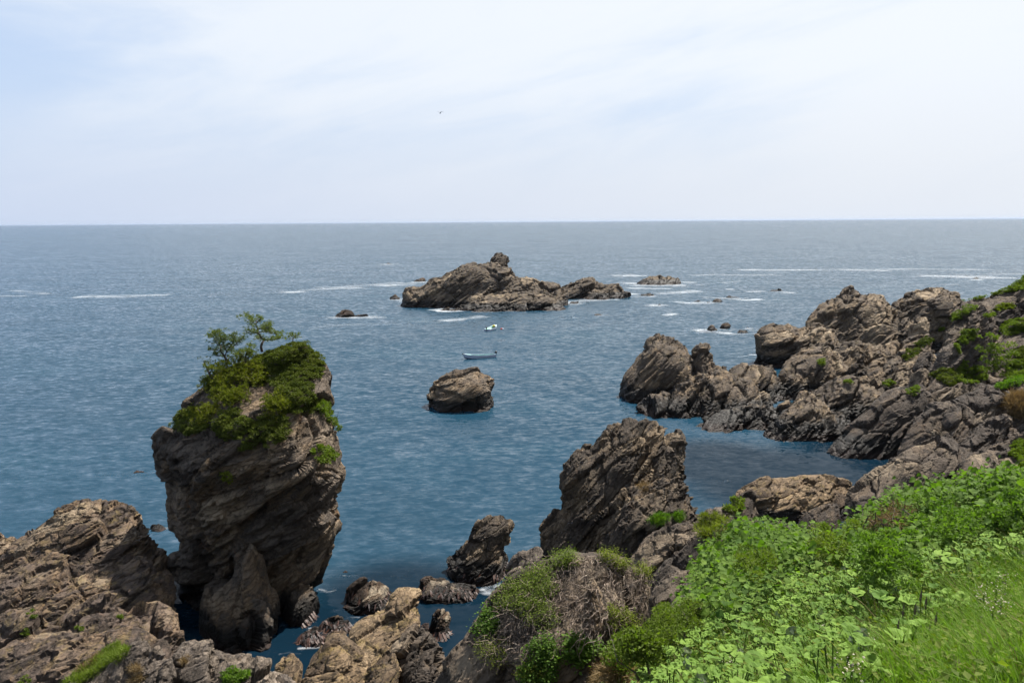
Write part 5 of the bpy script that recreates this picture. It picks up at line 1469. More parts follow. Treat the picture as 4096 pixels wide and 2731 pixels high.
for poly, lab, mat in (([(1700, 520), (1800, 440), (1960, 420), (2060, 480), (1960, 560), (1780, 580)], 'dark rounded bush in the middle of the knotweed bank', L_KNOT), ([(2120, 470), (2200, 400), (2352, 380), (2352, 500), (2200, 540)], 'dark bush on the knotweed bank at the right edge', L_KNOT),
                        ([(1040, 600), (1100, 540), (1220, 550), (1240, 640), (1120, 660)], 'yellowish bush on the bank below the rounded grey boulder', L_SMALL), ([(560, 700), (620, 620), (740, 640), (760, 740), (640, 760)], 'small dark bush at the left end of the knotweed bank', L_SMALL), ([(1300, 800), (1400, 740), (1560, 760), (1560, 840), (1400, 860)], 'low dark bush in the hollow below the knotweed bank', L_KNOT)):
    shrub('bank_bush', zp(7, poly), lab, 'bush', mat, rs_, 60, 0.17, 0.045, 110, None, 0.2, twigs=0)

# grass on the pale rock, tufts on the left outcrop
shrub('grass_tuft', zp(3, [(480, 1568), (560, 1500), (700, 1400), (840, 1290), (900, 1265), (985, 1300), (960, 1340), (840, 1420), (740, 1490), (600, 1568)]), 'grassy strip running down the flank of the pale rock', 'grass', L_SMALL, rs_, 170, 0.13, 0.12, 50, None, 0.02, spiky=1.4, twigs=0)
shrub('grass_tuft', zp(3, [(580, 1470), (700, 1370), (760, 1340), (760, 1400), (640, 1500)]), 'dry straw grass along the top of the grassy strip', 'dry grass', L_DRY, rs_, 50, 0.12, 0.13, 50, None, 0.02, spiky=1.4, twigs=0)
shrub('grass_tuft', zp(3, [(980, 1440), (1060, 1430), (1070, 1568), (980, 1568)]), 'dry weeds in a cleft of the pale rock', 'dry grass', L_DRY, rs_, 30, 0.12, 0.1, 40, None, 0.02, spiky=1.2, twigs=0)
for poly, lab in (([(190, 1060), (230, 1010), (290, 1020), (260, 1080)], 'green bush on the left outcrop near the left edge'), ([(165, 1200), (185, 1140), (220, 1160), (215, 1215)], 'lower small plant on the left outcrop'),
                  ([(560, 1160), (590, 1130), (640, 1150), (620, 1170)], 'little green plant in a joint of the left outcrop'), ([(880, 1070), (920, 1060), (920, 1085)], 'tiny plant on the sunny side of the left outcrop'), ([(140, 1568), (220, 1490), (250, 1500), (240, 1568)], 'leafy weed at the bottom edge of the left outcrop')):
    shrub('rock_plant', zp(3, poly), lab, 'plant', L_SMALL, rs_, 8, 0.1, 0.07, 40, None, 0.04, twigs=4)
shrub('rock_plant', zp(2, [(640, 1568), (660, 1500), (730, 1480), (820, 1490), (860, 1568)]), 'bright leafy weed on the rounded pale rock', 'plant', L_KNOT, rs_, 40, 0.14, 0.09, 40, None, 0.08, twigs=8)
shrub('grass_tuft', zp(2, [(390, 1420), (430, 1380), (445, 1400), (400, 1440)]), 'straw tuft on the rounded pale rock', 'dry grass', L_DRY, rs_, 8, 0.1, 0.1, 40, None, 0.02, twigs=0, spiky=1.3)

# headland green
HV = [(11, [(100, 570), (180, 520), (230, 530), (210, 570), (130, 590)], L_JUN, 'dark juniper on the slope below the grey tower rock', 'shrub', 40),
      (11, [(15, 660), (60, 600), (160, 595), (130, 640), (40, 690)], L_JUN, 'lower juniper mat left of the pale headland block', 'shrub', 40),
      (11, [(185, 780), (330, 735), (410, 770), (420, 820), (330, 860), (250, 800)], L_JUN, 'rounded dark juniper hanging under the pale headland block', 'shrub', 70),
      (11, [(400, 760), (440, 680), (520, 720), (600, 740), (600, 810), (480, 850), (410, 830)], L_SMALL, 'light green bush beside the rounded juniper on the headland', 'shrub', 80),
      (11, [(690, 480), (720, 410), (864, 390), (900, 440), (900, 480), (760, 520)], L_SMALL, 'green bank of bushes near the top of the headland', 'shrub', 110),
      (11, [(740, 790), (760, 700), (864, 670), (900, 700), (900, 780), (800, 810)], L_SMALL, 'dense bushes at the right edge above the dark slabs', 'shrub', 100),
      (11, [(790, 640), (864, 580), (900, 590), (900, 670), (810, 660)], L_JUN, 'dark bush at the right edge of the headland hollow', 'shrub', 50),
      (11, [(660, 880), (760, 810), (860, 780), (900, 790), (880, 830), (720, 880)], L_GRASS, 'bright green ground plants below the headland hollow', 'shrub', 80),
      (11, [(420, 560), (440, 480), (540, 460), (520, 520), (450, 570)], L_SMALL, 'creeper on the shaded face of the grey tower rock', 'creeper', 36),
      (11, [(330, 420), (380, 350), (470, 300), (540, 300), (520, 340), (400, 400)], L_SMALL, 'thin green plants along the top of the grey tower rock', 'plant', 36),
      (11, [(430, 270), (560, 225), (640, 190), (760, 160), (800, 100), (864, 80), (900, 80), (900, 180), (760, 210), (640, 230), (560, 260)], L_SMALL, 'low green shrubs along the far right skyline', 'shrub', 130),
      (11, [(640, 320), (700, 290), (800, 285), (780, 320), (680, 340)], L_YELLOW, 'olive weeds on the dark upper right cliff', 'plant', 40),
      (11, [(590, 370), (640, 340), (660, 370), (620, 400)], L_SMALL, 'small green plant behind the grey tower rock', 'plant', 16),
      (11, [(770, 1290), (840, 1240), (900, 1240), (900, 1400), (820, 1400), (770, 1330)], L_SMALL, 'green plants at the right edge beside the dark slabs', 'plant', 60),
      (11, [(60, 900), (120, 870), (140, 890), (80, 920)], L_SMALL, 'small grass patch in the middle of the headland', 'grass tuft', 16),
      (11, [(265, 470), (300, 435), (305, 470), (275, 490)], L_SMALL, 'small bush on the left face of the grey tower rock', 'plant', 12),
      (11, [(370, 570), (400, 570), (425, 620), (400, 640)], L_SMALL, 'leaves trailing over the pale headland block', 'creeper', 12),
      (6, [(1200, 560), (1240, 535), (1250, 555), (1215, 570)], L_SMALL, 'tiny green plant on the middle crag of the headland', 'plant', 10),
      (6, [(1350, 665), (1400, 655), (1405, 670), (1360, 675)], L_SMALL, 'tiny grass tuft in the hollow of the middle headland', 'grass tuft', 8),
      (6, [(1560, 680), (1600, 655), (1640, 670), (1590, 690)], L_SMALL, 'small plants above the tilted headland slab', 'plant', 14)]
for z, poly, mat, lab, cat, n in HV:
    shrub('headland_shrub' if cat == 'shrub' else 'rock_plant', zp(z, poly), lab, cat, mat, rs_, int(n * 1.9), 0.2 if 'beside the dark slabs' in lab else 0.3, 0.12, 60, None, 0.12, twigs=min(12, n // 3))
shrub('dry_grass_clump', zp(11, [(755, 1040), (770, 950), (864, 920), (900, 920), (900, 1060), (800, 1070)]), 'tall straw-coloured grass clump at the right edge above the dark slabs', 'dry grass', L_DRY, rs_, 90, 0.4, 0.5, 50, None, 0.2, twigs=0, spiky=2.0)
# slim little tree in the headland hollow
tz = 11
q = [at(*p, 84) for p in zp(tz, [(645, 790), (660, 740), (672, 690), (680, 650), (670, 600)])]
o = empty('small_tree', q[0]); tag(o, 'slim dark-stemmed little tree in the headland hollow', 'tree')
s = Soup(); s.add(*tube(q, np.linspace(0.09, 0.03, 5), 5), 0.5); s.build('trunk', m_bark, o)
PP = []
for br in ([(672, 690), (640, 650), (620, 620)], [(680, 650), (710, 620), (730, 600)], [(672, 690), (710, 680), (740, 650)], [(660, 740), (630, 710), (600, 700)], [(670, 600), (650, 570), (640, 560)], [(665, 720), (700, 730), (720, 740)]):
    b = [at(*p, 84) + np.array([0, k * rs_.normal(0, .4), 0]) for k, p in enumerate(zp(tz, br))]
    s = Soup(); s.add(*tube(b, [0.05, 0.03, 0.015], 4), 0.5); s.build('branch', m_bark, o)
    PP += [b[1], b[2], (b[1] + b[2]) / 2]
PP = np.repeat(np.array(PP), 4, 0) + rs_.normal(0, .45, (72, 3))
s = Soup(); s.add(*clump_tris(PP, np.tile([0, 0, 1.0], (72, 1)), rs_, 0.4, 0.2, 34)); f = s.build('crown', L_SMALL, o); f['kind'] = 'stuff'

# kelp hanging round the weedy rocks
m_kelp, t = new_mat('kelp')
lv = t.n('ShaderNodeAttribute', {'attribute_name': 'lv'}).outputs['Fac']
t.n('ShaderNodeOutputMaterial', None, Surface=t.n('ShaderNodeBsdfPrincipled', None, Base_Color=t.mix(lv, (0.008, 0.004, 0.003), (0.055, 0.020, 0.010)), Roughness=0.6))
kp_ = []
for poly, n in ((zp(4, [(1400, 620), (1500, 520), (1860, 520), (1880, 720), (1500, 700)]), 260), (zp(4, [(540, 850), (620, 780), (1020, 830), (900, 950), (700, 930)]), 260), (zp(4, [(1140, 850), (1180, 720), (1640, 800), (1600, 880), (1200, 860)]), 260),
                (zp(4, [(1240, 1260), (1260, 1150), (1440, 1150), (1440, 1280)]), 120), (zp(4, [(350, 1170), (360, 1060), (610, 1060), (600, 1150)]), 160), (zp(4, [(180, 1240), (200, 1130), (410, 1150), (400, 1240)]), 160), (zp(4, [(690, 1100), (800, 1040), (950, 1000), (960, 1040)]), 60),
                (zp(2, [(930, 1440), (1000, 1320), (1180, 1180), (1270, 1060), (1280, 1140), (1060, 1400)]), 160)):
    P, N = seed_points(poly, n, rs_, ['shore_rock', 'stack', 'reef'])
    if len(P) == 0: continue
    k_ = P[:, 2] < rs_.uniform(0.2, 0.9, len(P))
    P, N = P[k_], N[k_]
    for p, nn in zip(P, N):
        d = np.array([nn[0], nn[1], 0]) + rs_.normal(0, .3, 3); d[2] = 0
        d /= np.linalg.norm(d) + 1e-9
        L = rs_.uniform(0.25, 0.6); w = rs_.uniform(0.025, 0.06)
        sd = np.array([-d[1], d[0], 0]) * w
        a0 = p + nn * 0.03; a1 = a0 + d * L * 0.4 - np.array([0, 0, L * 0.35]); a2 = a1 + d * L * 0.3 - np.array([0, 0, L * 0.4])
        a1[2] = max(a1[2], 0.03); a2[2] = max(a2[2], 0.02)
        kp_.append((np.array([a0 - sd, a0 + sd, a1 - sd, a1 + sd, a2]), rs_.uniform(0, 1)))
s = Soup()
for V_, c_ in kp_: s.add(V_, [(0, 1, 3), (0, 3, 2), (2, 3, 4)], c_)
o = s.build('kelp', m_kelp); tag(o, 'brown kelp draped over the rocks at the waterline', 'seaweed', kind='stuff')

# ------------------------------------------------------------------ foam
m_foam, t = new_mat('sea_foam')
gp = t.n('ShaderNodeNewGeometry').outputs['Position']
lv = t.n('ShaderNodeAttribute', {'attribute_name': 'lv'}).outputs['Fac']
mpf = t.n('ShaderNodeMapping', None, Vector=gp, Scale=(0.45, 1.0, 1))
nz = t.math('ADD', t.math('MULTIPLY', t.noise(mpf, 0.16, 5, 0.7, 0.8), 0.62), t.math('MULTIPLY', t.noise(mpf, 0.8, 6, 0.8, 0.8), 0.6))
al = t.mapr(t.math('ADD', nz, t.math('MULTIPLY', lv, 0.55)), 0.90, 1.46, 0.0, 0.85, True)
fd = t.n('ShaderNodeBsdfDiffuse', None, Color=(0.5, 0.53, 0.56))
t.n('ShaderNodeOutputMaterial', None, Surface=t.n('ShaderNodeMixShader', None, i0=al, i1=t.n('ShaderNodeBsdfTransparent'), i2=fd))
fs = Soup()


def foam(z, pts, w, strength=1.0, lift=0.03):
    """a streak of foam along points on the water; w is its half width in pixels, turned into metres on the water there"""
    q = zp(z, pts)
    P = np.array([on_water(*p) for p in q])
    w = w * 1.6
    wm = np.array([abs(on_water(p[0], p[1] - w)[1] - on_water(p[0], p[1] + w)[1]) / 2 for p in q])
    tt = np.linspace(0, len(P) - 1, max(12, 10 * len(P)))
    C = np.stack([np.interp(tt, np.arange(len(P)), P[:, k]) for k in range(3)], 1)
    ww = np.interp(tt, np.arange(len(P)), wm)
    f = tt / tt[-1]
    end = np.minimum(1, np.minimum(f, 1 - f) * 6 + 0.12)
    rg = np.random.default_rng(int(abs(P[0, 0] * 31 + P[0, 1] * 7)) % 99999)
    C[:, 1] += fbm(np.stack([tt * 0.8, tt * 0 + P[0, 0], tt * 0], 1), 5, 3) * ww * 0.6
    T = np.gradient(C, axis=0); T[:, 2] = 0; T /= np.linalg.norm(T, axis=1)[:, None] + 1e-9
    Nn = np.stack([-T[:, 1], T[:, 0], 0 * T[:, 0]], 1)
    ac = np.array([-1, -0.5, 0, 0.5, 1.0])
    V = C[:, None] + Nn[:, None] * (ww * (0.5 + 0.5 * end))[:, None, None] * ac[None, :, None] + np.array([0, 0, lift])
    A = (strength * end[:, None] * (1 - ac[None] ** 2)) 
    n, m = V.shape[:2]
    i, j = np.meshgrid(np.arange(n - 1), np.arange(m - 1), indexing='ij')
    a = (i * m + j).ravel()
    F = np.concatenate([np.stack([a, a + 1, a + m + 1], 1), np.stack([a, a + m + 1, a + m], 1)])
    fs.add(V.reshape(-1, 3), F, A.ravel())


for z, pts, w, s in [
    ('f', [(150, 681), (220, 680), (300, 680), (420, 678)], 2.0, 0.85), ('f', [(0, 667), (60, 670), (130, 676)], 1.0, 0.75), ('f', [(-40, 679), (70, 680)], 0.8, 0.8), ('f', [(400, 680), (520, 676), (640, 672)], 1.4, 0.55), ('f', [(630, 674), (720, 664), (870, 657)], 1.2, 0.85),
    ('f', [(700, 662), (800, 658), (930, 650)], 1.3, 0.8), ('f', [(860, 657), (950, 646)], 1.8, 0.9), ('f', [(680, 754), (760, 748), (900, 741), (1000, 738), (1060, 731), (1150, 721)], 1.8, 0.66), ('f', [(1000, 738), (1060, 731), (1130, 723)], 1.4, 0.9),
    ('f', [(1000, 713), (1055, 711)], 2.2, 1.1), ('f', [(1050, 717), (1180, 713), (1290, 701)], 1.0, 0.8), ('f', [(890, 684), (940, 692), (1000, 697)], 1.1, 0.8), ('f', [(985, 693), (1050, 690)], 1.1, 0.7), ('f', [(1290, 700), (1340, 690), (1400, 685)], 1.5, 0.9), ('f', [(1330, 678), (1350, 686), (1400, 684)], 1.8, 0.8),
    ('f', [(1395, 632), (1470, 630)], 1.2, 0.9), ('f', [(830, 726), (870, 727)], 0.9, 0.9), ('f', [(1250, 733), (1400, 722), (1500, 716)], 1.0, 0.55), ('f', [(1180, 735), (1320, 728)], 0.9, 0.5),
    (9, [(340, 522), (480, 502), (640, 490), (800, 476), (940, 468)], 1.3, 0.9), (9, [(-40, 450), (200, 446), (450, 453), (620, 460)], 0.8, 0.95), (9, [(-60, 512), (160, 508)], 1.0, 1.0), (9, [(1200, 228), (1540, 229), (1900, 233), (2400, 219)], 0.8, 0.95), (9, [(-80, 302), (300, 298)], 0.7, 0.95),
    (9, [(640, 302), (1000, 290), (1500, 292), (2000, 284)], 0.6, 0.85), (9, [(640, 368), (830, 380)], 0.9, 0.9), (9, [(820, 405), (1030, 388)], 0.7, 0.75), (9, [(1100, 392), (1250, 370), (1410, 352)], 0.7, 0.8), (9, [(1050, 328), (1230, 334)], 0.6, 0.7),
    (9, [(540, 598), (700, 612), (900, 624), (1160, 605)], 0.8, 0.95), (9, [(860, 556), (1100, 560), (1250, 566)], 0.8, 0.8), (9, [(1180, 565), (1400, 581), (1630, 568)], 0.9, 1.05), (9, [(1640, 585), (1820, 572)], 0.6, 0.7), (9, [(1400, 490), (1680, 478)], 0.9, 0.85), (9, [(1170, 459), (1300, 458)], 0.6, 0.9),
    (9, [(265, 636), (360, 652), (450, 640)], 1.2, 1.1), (9, [(430, 765), (520, 755), (610, 736)], 0.9, 1.0), (9, [(800, 960), (930, 945), (1040, 972), (1200, 978), (1330, 965)], 1.8, 0.95), (9, [(860, 958), (960, 945), (1010, 955)], 1.9, 1.25), (9, [(1080, 925), (1180, 940), (1270, 945)], 1.0, 0.9), (9, [(1430, 936), (1590, 940)], 0.7, 0.8),
    (9, [(60, 398), (150, 378)], 1.2, 1.0), (9, [(570, 424), (670, 396)], 0.9, 0.9), (9, [(1820, 488), (2010, 506)], 0.8, 0.9), (9, [(660, 945), (840, 955)], 0.6, 0.7), (9, [(100, 412), (400, 424)], 0.7, 0.75), (9, [(0, 630), (220, 620)], 0.8, 0.6),
    ('f', [(2090, 632), (2180, 634), (2250, 636), (2320, 636)], 1.5, 1.0), ('f', [(2200, 632), (2250, 637), (2300, 634)], 1.6, 1.0), ('f', [(1880, 622), (2100, 617), (2352, 621)], 0.8, 0.85), ('f', [(2060, 606), (2352, 604)], 0.6, 0.6), ('f', [(1650, 592), (1900, 589), (2200, 593)], 0.5, 0.55), ('f', [(2100, 630), (2400, 628)], 0.8, 0.75),
    (6, [(700, 38), (1000, 40), (1400, 37), (1720, 49)], 0.7, 0.9), (6, [(1100, 95), (1400, 90), (1700, 100)], 0.5, 0.5), (6, [(1700, 120), (2030, 122)], 0.6, 0.7), (6, [(740, 525), (880, 505)], 0.7, 0.8),
    (4, [(1640, 790), (1700, 850), (1780, 860), (1850, 760)], 4.0, 1.0), (4, [(1690, 780), (1760, 815), (1850, 790)], 3.2, 0.9), (4, [(150, 1300), (260, 1285), (400, 1268)], 2.0, 0.95), (4, [(640, 985), (800, 965), (920, 935)], 1.4, 0.8), (4, [(1000, 832), (1060, 838)], 1.2, 0.9), (4, [(1150, 862), (1250, 850)], 1.2, 0.75),
    (4, [(560, 1030), (700, 1042)], 1.6, 0.8), (4, [(250, 1135), (350, 1118)], 1.0, 0.9), (4, [(430, 720), (700, 700), (960, 720), (1150, 712)], 1.4, 0.55), (4, [(1180, 1000), (1260, 1010), (1420, 1030)], 1.6, 0.6), (4, [(1400, 960), (1500, 930)], 1.4, 0.5), (4, [(0, 1330), (120, 1320), (260, 1330)], 1.6, 0.7),
    (4, [(330, 800), (420, 830), (520, 815)], 1.4, 0.6), (4, [(320, 900), (400, 960), (560, 1000)], 1.6, 0.55), (2, [(170, 525), (310, 522)], 1.2, 0.85), (2, [(300, 960), (380, 940)], 1.4, 0.6), (2, [(0, 160), (180, 140), (280, 130)], 1.2, 0.5), (3, [(1130, 425), (1300, 400)], 1.2, 0.7),
    (6, [(300, 905), (420, 915), (520, 935)], 0.7, 0.5), (6, [(1240, 1050), (1400, 1070), (1620, 1080)], 0.8, 0.5), (6, [(90, 772), (150, 800), (190, 830)], 0.8, 0.6), (8, [(640, 1040), (760, 1068), (960, 1068), (1070, 1035)], 0.8, 0.45), (7, [(1180, 90), (1330, 95), (1480, 90)], 1.0, 0.55),
]:
    foam(z, pts, w, s)
rf = np.random.default_rng(3)
for z, pl, lab, mat, T in REEF:             # wash round every reef
    pts = zp(z, pl)
    x0, x1, yb = pts[0][0], pts[-1][0], max(pts[0][1], pts[-1][1])
    w_ = x1 - x0
    foam_px = [(x0 - w_ * rf.uniform(.1, .5), yb + 0.3), ((x0 + x1) / 2, yb + 0.9), (x1 + w_ * rf.uniform(.1, .8), yb + 0.2)]
    x_, y_, s_ = ZOOM['f']
    near_ = on_water(x0, yb)[1] < 90
    if 'inlet' in lab: continue
    foam('f', [(p[0] * 4 * s_, p[1] * 4 * s_) for p in foam_px], max(0.5, w_ * 0.025), 0.45 if near_ else rf.uniform(0.7, 1.1))
for pts in SHORE:                            # ragged wash where rock meets water
    if len(pts) == 0: continue
    dist = pts[:, 1].mean()
    step = max(0.7, dist * 0.011)
    q_ = pts[rf.permutation(len(pts))]
    q_ = q_[thin(q_, step)]
    for p in q_:
        if rf.random() < 0.35: continue
        a_ = rf.uniform(0, 2 * np.pi, 1)
        c_ = np.array([p[0] + rf.normal(0, 0.25), p[1] + rf.normal(0, 0.25) - 0.1, 0.035])
        L_, W_2 = step * rf.uniform(0.5, 1.5), step * rf.uniform(0.2, 0.5)
        th_ = np.linspace(0, 2 * np.pi, 11)[:-1]
        rr_ = rf.uniform(0.6, 1.2, 10)
        ring = c_ + np.stack([np.cos(th_) * L_ * rr_, np.sin(th_) * W_2 * rr_, 0 * th_], 1)
        fs.add(np.vstack([c_, ring]), [(0, 1 + k, 1 + (k + 1) % 10) for k in range(10)], np.array([rf.uniform(0.35, 0.95)] + [0.0] * 10))
fo = fs.build('sea_foam', m_foam, origin=(0, 150, 0))
tag(fo, 'white surf and foam streaks on the sea around the rocks', 'foam', kind='stuff')


# ------------------------------------------------------------------ boats
def plain(name, col, rough=0.5, metal=0.0):
    m, t = new_mat(name)
    gp = t.n('ShaderNodeNewGeometry').outputs['Position']
    c = t.mix(t.mapr(t.noise(gp, 3.0, 4, 0.6), 0.35, 0.7), tuple(x * 0.8 for x in col), col)
    p = t.n('ShaderNodeBsdfPrincipled', None, Base_Color=c, Roughness=rough, Metallic=metal)
    t.n('ShaderNodeOutputMaterial', None, Surface=p)
    return m


M_HULL = plain('boat_white', (0.34, 0.40, 0.50), 0.4)
M_KEEL = plain('boat_blue', (0.03, 0.06, 0.16), 0.4)
M_TEAL = plain('boat_teal', (0.16, 0.36, 0.32), 0.6)
M_GREEN = plain('boat_mint', (0.42, 0.62, 0.55), 0.6)
M_BLACK = plain('motor_black', (0.012, 0.012, 0.015), 0.35)
M_STRIPE = plain('boat_stripe', (0.12, 0.14, 0.2), 0.5)
M_YEL = plain('jacket_yellow', (0.62, 0.50, 0.02), 0.7)
M_TROU = plain('trousers_green', (0.05, 0.085, 0.06), 0.8)
M_SKIN = plain('skin', (0.32, 0.19, 0.12), 0.6)
M_HAIR = plain('hair_dark', (0.012, 0.010, 0.009), 0.7)
M_RED = plain('float_red', (0.45, 0.06, 0.03), 0.5)
M_GULL = plain('gull_grey', (0.20, 0.21, 0.23), 0.7)


def boat(name, stern, bow, label, beam, inner, free=0.55):
    stern, bow = np.array(stern), np.array(bow)
    ax = bow - stern; L = np.linalg.norm(ax[:2]); ax = ax / L; ax[2] = 0
    side = np.array([-ax[1], ax[0], 0])
    up = np.array([0, 0, 1.0])
    o = empty(name, stern * 0.5 + bow * 0.5)
    o.location.z = 0
    tag(o, label, 'boat')
    n = 15
    S = np.linspace(0, 1, n)
    hb = beam / 2 * np.where(S < 0.55, 0.86 + 0.14 * np.sin(S / 0.55 * np.pi / 2), np.cos(np.clip((S - 0.55) / 0.47, 0, 1) * np.pi / 2) ** 0.75)
    hb[-1] = 0.03
    sheer = free + 0.42 * np.clip((S - 0.35) / 0.65, 0, 1) ** 2.2
    keel = -0.16 + 0.32 * np.clip((S - 0.75) / 0.25, 0, 1) ** 2
    rake = 0.5 * np.clip((S - 0.6) / 0.4, 0, 1) ** 2                # the stem leans forward towards the top

    def pt(i, y, z):
        zz = z
        return stern + ax * (S[i] * L + rake[i] * (zz + 0.1)) + side * y + up * zz

    def skin(levels, name, mat, close=True):
        V, F = [], []
        m = len(levels) * 2
        for i in range(n):
            row = []
            for (fy, fz) in levels:
                row.append(pt(i, -hb[i] * fy, keel[i] + (sheer[i] - keel[i]) * fz))
            for (fy, fz) in reversed(levels):
                row.append(pt(i, hb[i] * fy, keel[i] + (sheer[i] - keel[i]) * fz))
            V += row
        for i in range(n - 1):
            for j in range(m - 1):
                a = i * m + j
                F.append((a, a + 1, a + m + 1, a + m))
        return V, F, m

    # outer skin, dark below, white above
    V, F, m = skin([(1.0, 1.0), (0.97, 0.75), (0.90, 0.30)], 'hull', M_HULL)
    k = 3
    F = [f for f in F if not (f[0] % m == k - 1)]
    h = mesh_obj('hull', V, F, M_HULL, o, smooth=True)
    V, F, m = skin([(0.90, 0.30), (0.72, 0.08), (0.0, 0.0)], 'bottom', M_KEEL)
    mesh_obj('bottom', V, F, M_KEEL, o, smooth=True)
    # transom
    tr = [pt(0, -hb[0], sheer[0]), pt(0, -hb[0] * .9, keel[0] + (sheer[0] - keel[0]) * .3), pt(0, 0, keel[0]), pt(0, hb[0] * .9, keel[0] + (sheer[0] - keel[0]) * .3), pt(0, hb[0], sheer[0])]
    mesh_obj('transom', tr + [p + ax * 0.05 for p in tr], [(0, 1, 2, 3, 4), (9, 8, 7, 6, 5), (0, 4, 9, 5)], M_HULL, o)
    # inside: floor and side lining
    V, F, m = skin([(0.90, 0.97), (0.82, 0.45)], 'lining', inner)
    mesh_obj('lining', V, F, inner, o)
    # gunwale rail, rub rail, thwarts, foredeck
    for s in (-1, 1):
        s_ = Soup(); s_.add(*tube([pt(i, s * hb[i] * 0.97, sheer[i] + 0.01) for i in range(n)], 0.035, 5), 0); s_.build('gunwale', M_HULL, o)
        s_ = Soup(); s_.add(*tube([pt(i, s * hb[i] * 1.0, keel[i] + (sheer[i] - keel[i]) * 0.72) for i in range(n)], 0.022, 4), 0); s_.build('rub_rail', M_STRIPE, o)
    for ts in (0.30, 0.58):
        i = int(ts * (n - 1))
        a, b = pt(i, -hb[i] * .88, 0.34), pt(i, hb[i] * .88, 0.34)
        q = [a, b, b + ax * 0.25, a + ax * 0.25]
        mesh_obj('thwart', q + [p - up * 0.05 for p in q], [(0, 1, 2, 3), (7, 6, 5, 4), (0, 4, 5, 1), (1, 5, 6, 2), (2, 6, 7, 3), (3, 7, 4, 0)], inner, o)
    i0 = n - 4
    V = [pt(i, sgn * hb[i] * 0.95, sheer[i] + 0.0) for i in range(i0, n) for sgn in (-1, 1)]
    mesh_obj('foredeck', V, [(2 * k, 2 * k + 1, 2 * k + 3, 2 * k + 2) for k in range(3)], inner, o)
    b0 = pt(n - 1, 0, sheer[-1] + 0.02)
    s_ = Soup(); s_.add(*tube([b0 - ax * 0.35 - up * 0.02, b0 - ax * 0.1, b0 + ax * 0.12 - up * 0.02], [0.11, 0.10, 0.05], 6), 0); s_.build('bow_cap', M_BLACK, o)
    # outboard motor
    c = pt(0, 0, sheer[0] + 0.05) - ax * 0.18
    mt = mesh_obj('outboard_motor', *cowl(c + up * 0.28, ax, side, up), M_BLACK, o)
    s_ = Soup(); s_.add(*tube([c + up * 0.15, c - up * 0.3, c - up * 0.85], [0.08, 0.06, 0.05], 6), 0); sh = s_.build('shaft', M_BLACK, o)
    s_ = Soup(); s_.add(*tube([c + up * 0.2 + ax * 0.12, c + up * 0.25 + ax * 0.55], 0.025, 4), 0); s_.build('tiller', M_BLACK, o)
    return o, stern, ax, side, L


def cowl(c, ax, side, up):
    V, F = [], []
    prof = [(-0.20, 0.6), (-0.08, 1.0), (0.10, 1.0), (0.20, 0.75), (0.24, 0.3)]
    for z, s in prof:
        for k in range(8):
            a = 2 * math.pi * k / 8
            V.append(c + up * z + ax * math.cos(a) * 0.24 * s + side * math.sin(a) * 0.17 * s)
    for i in range(len(prof) - 1):
        for k in range(8):
            a, b = i * 8 + k, i * 8 + (k + 1) % 8
            F.append((a, b, b + 8, a + 8))
    F.append(tuple(range(7, -1, -1))); F.append(tuple(range(32, 40)))
    return V, F


ZOOM[13] = (1820, 1270, 7.84)
bw = on_water(*zp(13, [(325, 1290)])[0]); st = on_water(*zp(13, [(1258, 1222)])[0])
print('boat length', np.linalg.norm(bw - st))
boat('moored_boat', st, bw, 'empty white open boat with black outboard, moored above the lone boulder', 1.55, M_TEAL)
st = on_water(*zp(13, [(1000, 418)])[0])
b2, s2, ax2, sd2, L2 = boat('fishing_boat', st, st + np.array([1.9, 4.6, 0]), 'white open boat with a fisherman aboard, in front of the island', 1.75, M_GREEN, free=0.5)
# fisherman bending over the side
sb = s2 + ax2 * 2.6 - sd2 * 0.30
J = {'hip': (0, 0, 0.98), 'chest': (0.36, 0.05, 1.22), 'neck': (0.52, 0.07, 1.22), 'head': (0.63, 0.08, 1.16), 'kl': (0.06, 0.2, 0.62), 'fl': (-0.05, 0.2, 0.26), 'kr': (0.1, -0.18, 0.62), 'fr': (0.02, -0.2, 0.26),
     'sl': (0.40, 0.24, 1.20), 'el': (0.58, 0.26, 0.98), 'hl': (0.74, 0.16, 0.80), 'sr': (0.40, -0.15, 1.20), 'er': (0.60, -0.18, 0.98), 'hr': (0.76, -0.02, 0.80), 'tl': (0.14, 0.2, 0.24), 'tr': (0.2, -0.2, 0.24)}
side_dir = -sd2


def jp(k, grow=0):
    x, y, z = J[k]
    return sb + side_dir * x + ax2 * y + np.array([0, 0, z - 0.16])


def skin_obj(name, verts, edges, radii, mat, parent):
    me = bpy.data.meshes.new(name)
    org = np.array(parent.location)
    me.from_pydata([tuple(v - org) for v in verts], edges, [])
    o = bpy.data.objects.new(name, me)
    COL.objects.link(o); o.parent = parent
    md = o.modifiers.new('skin', 'SKIN')
    for k, r in enumerate(radii): me.skin_vertices[0].data[k].radius = (r, r)
    me.skin_vertices[0].data[0].use_root = True
    o.modifiers.new('sub', 'SUBSURF').levels = 1
    o.modifiers['sub'].render_levels = 1
    me.materials.append(mat)
    return o


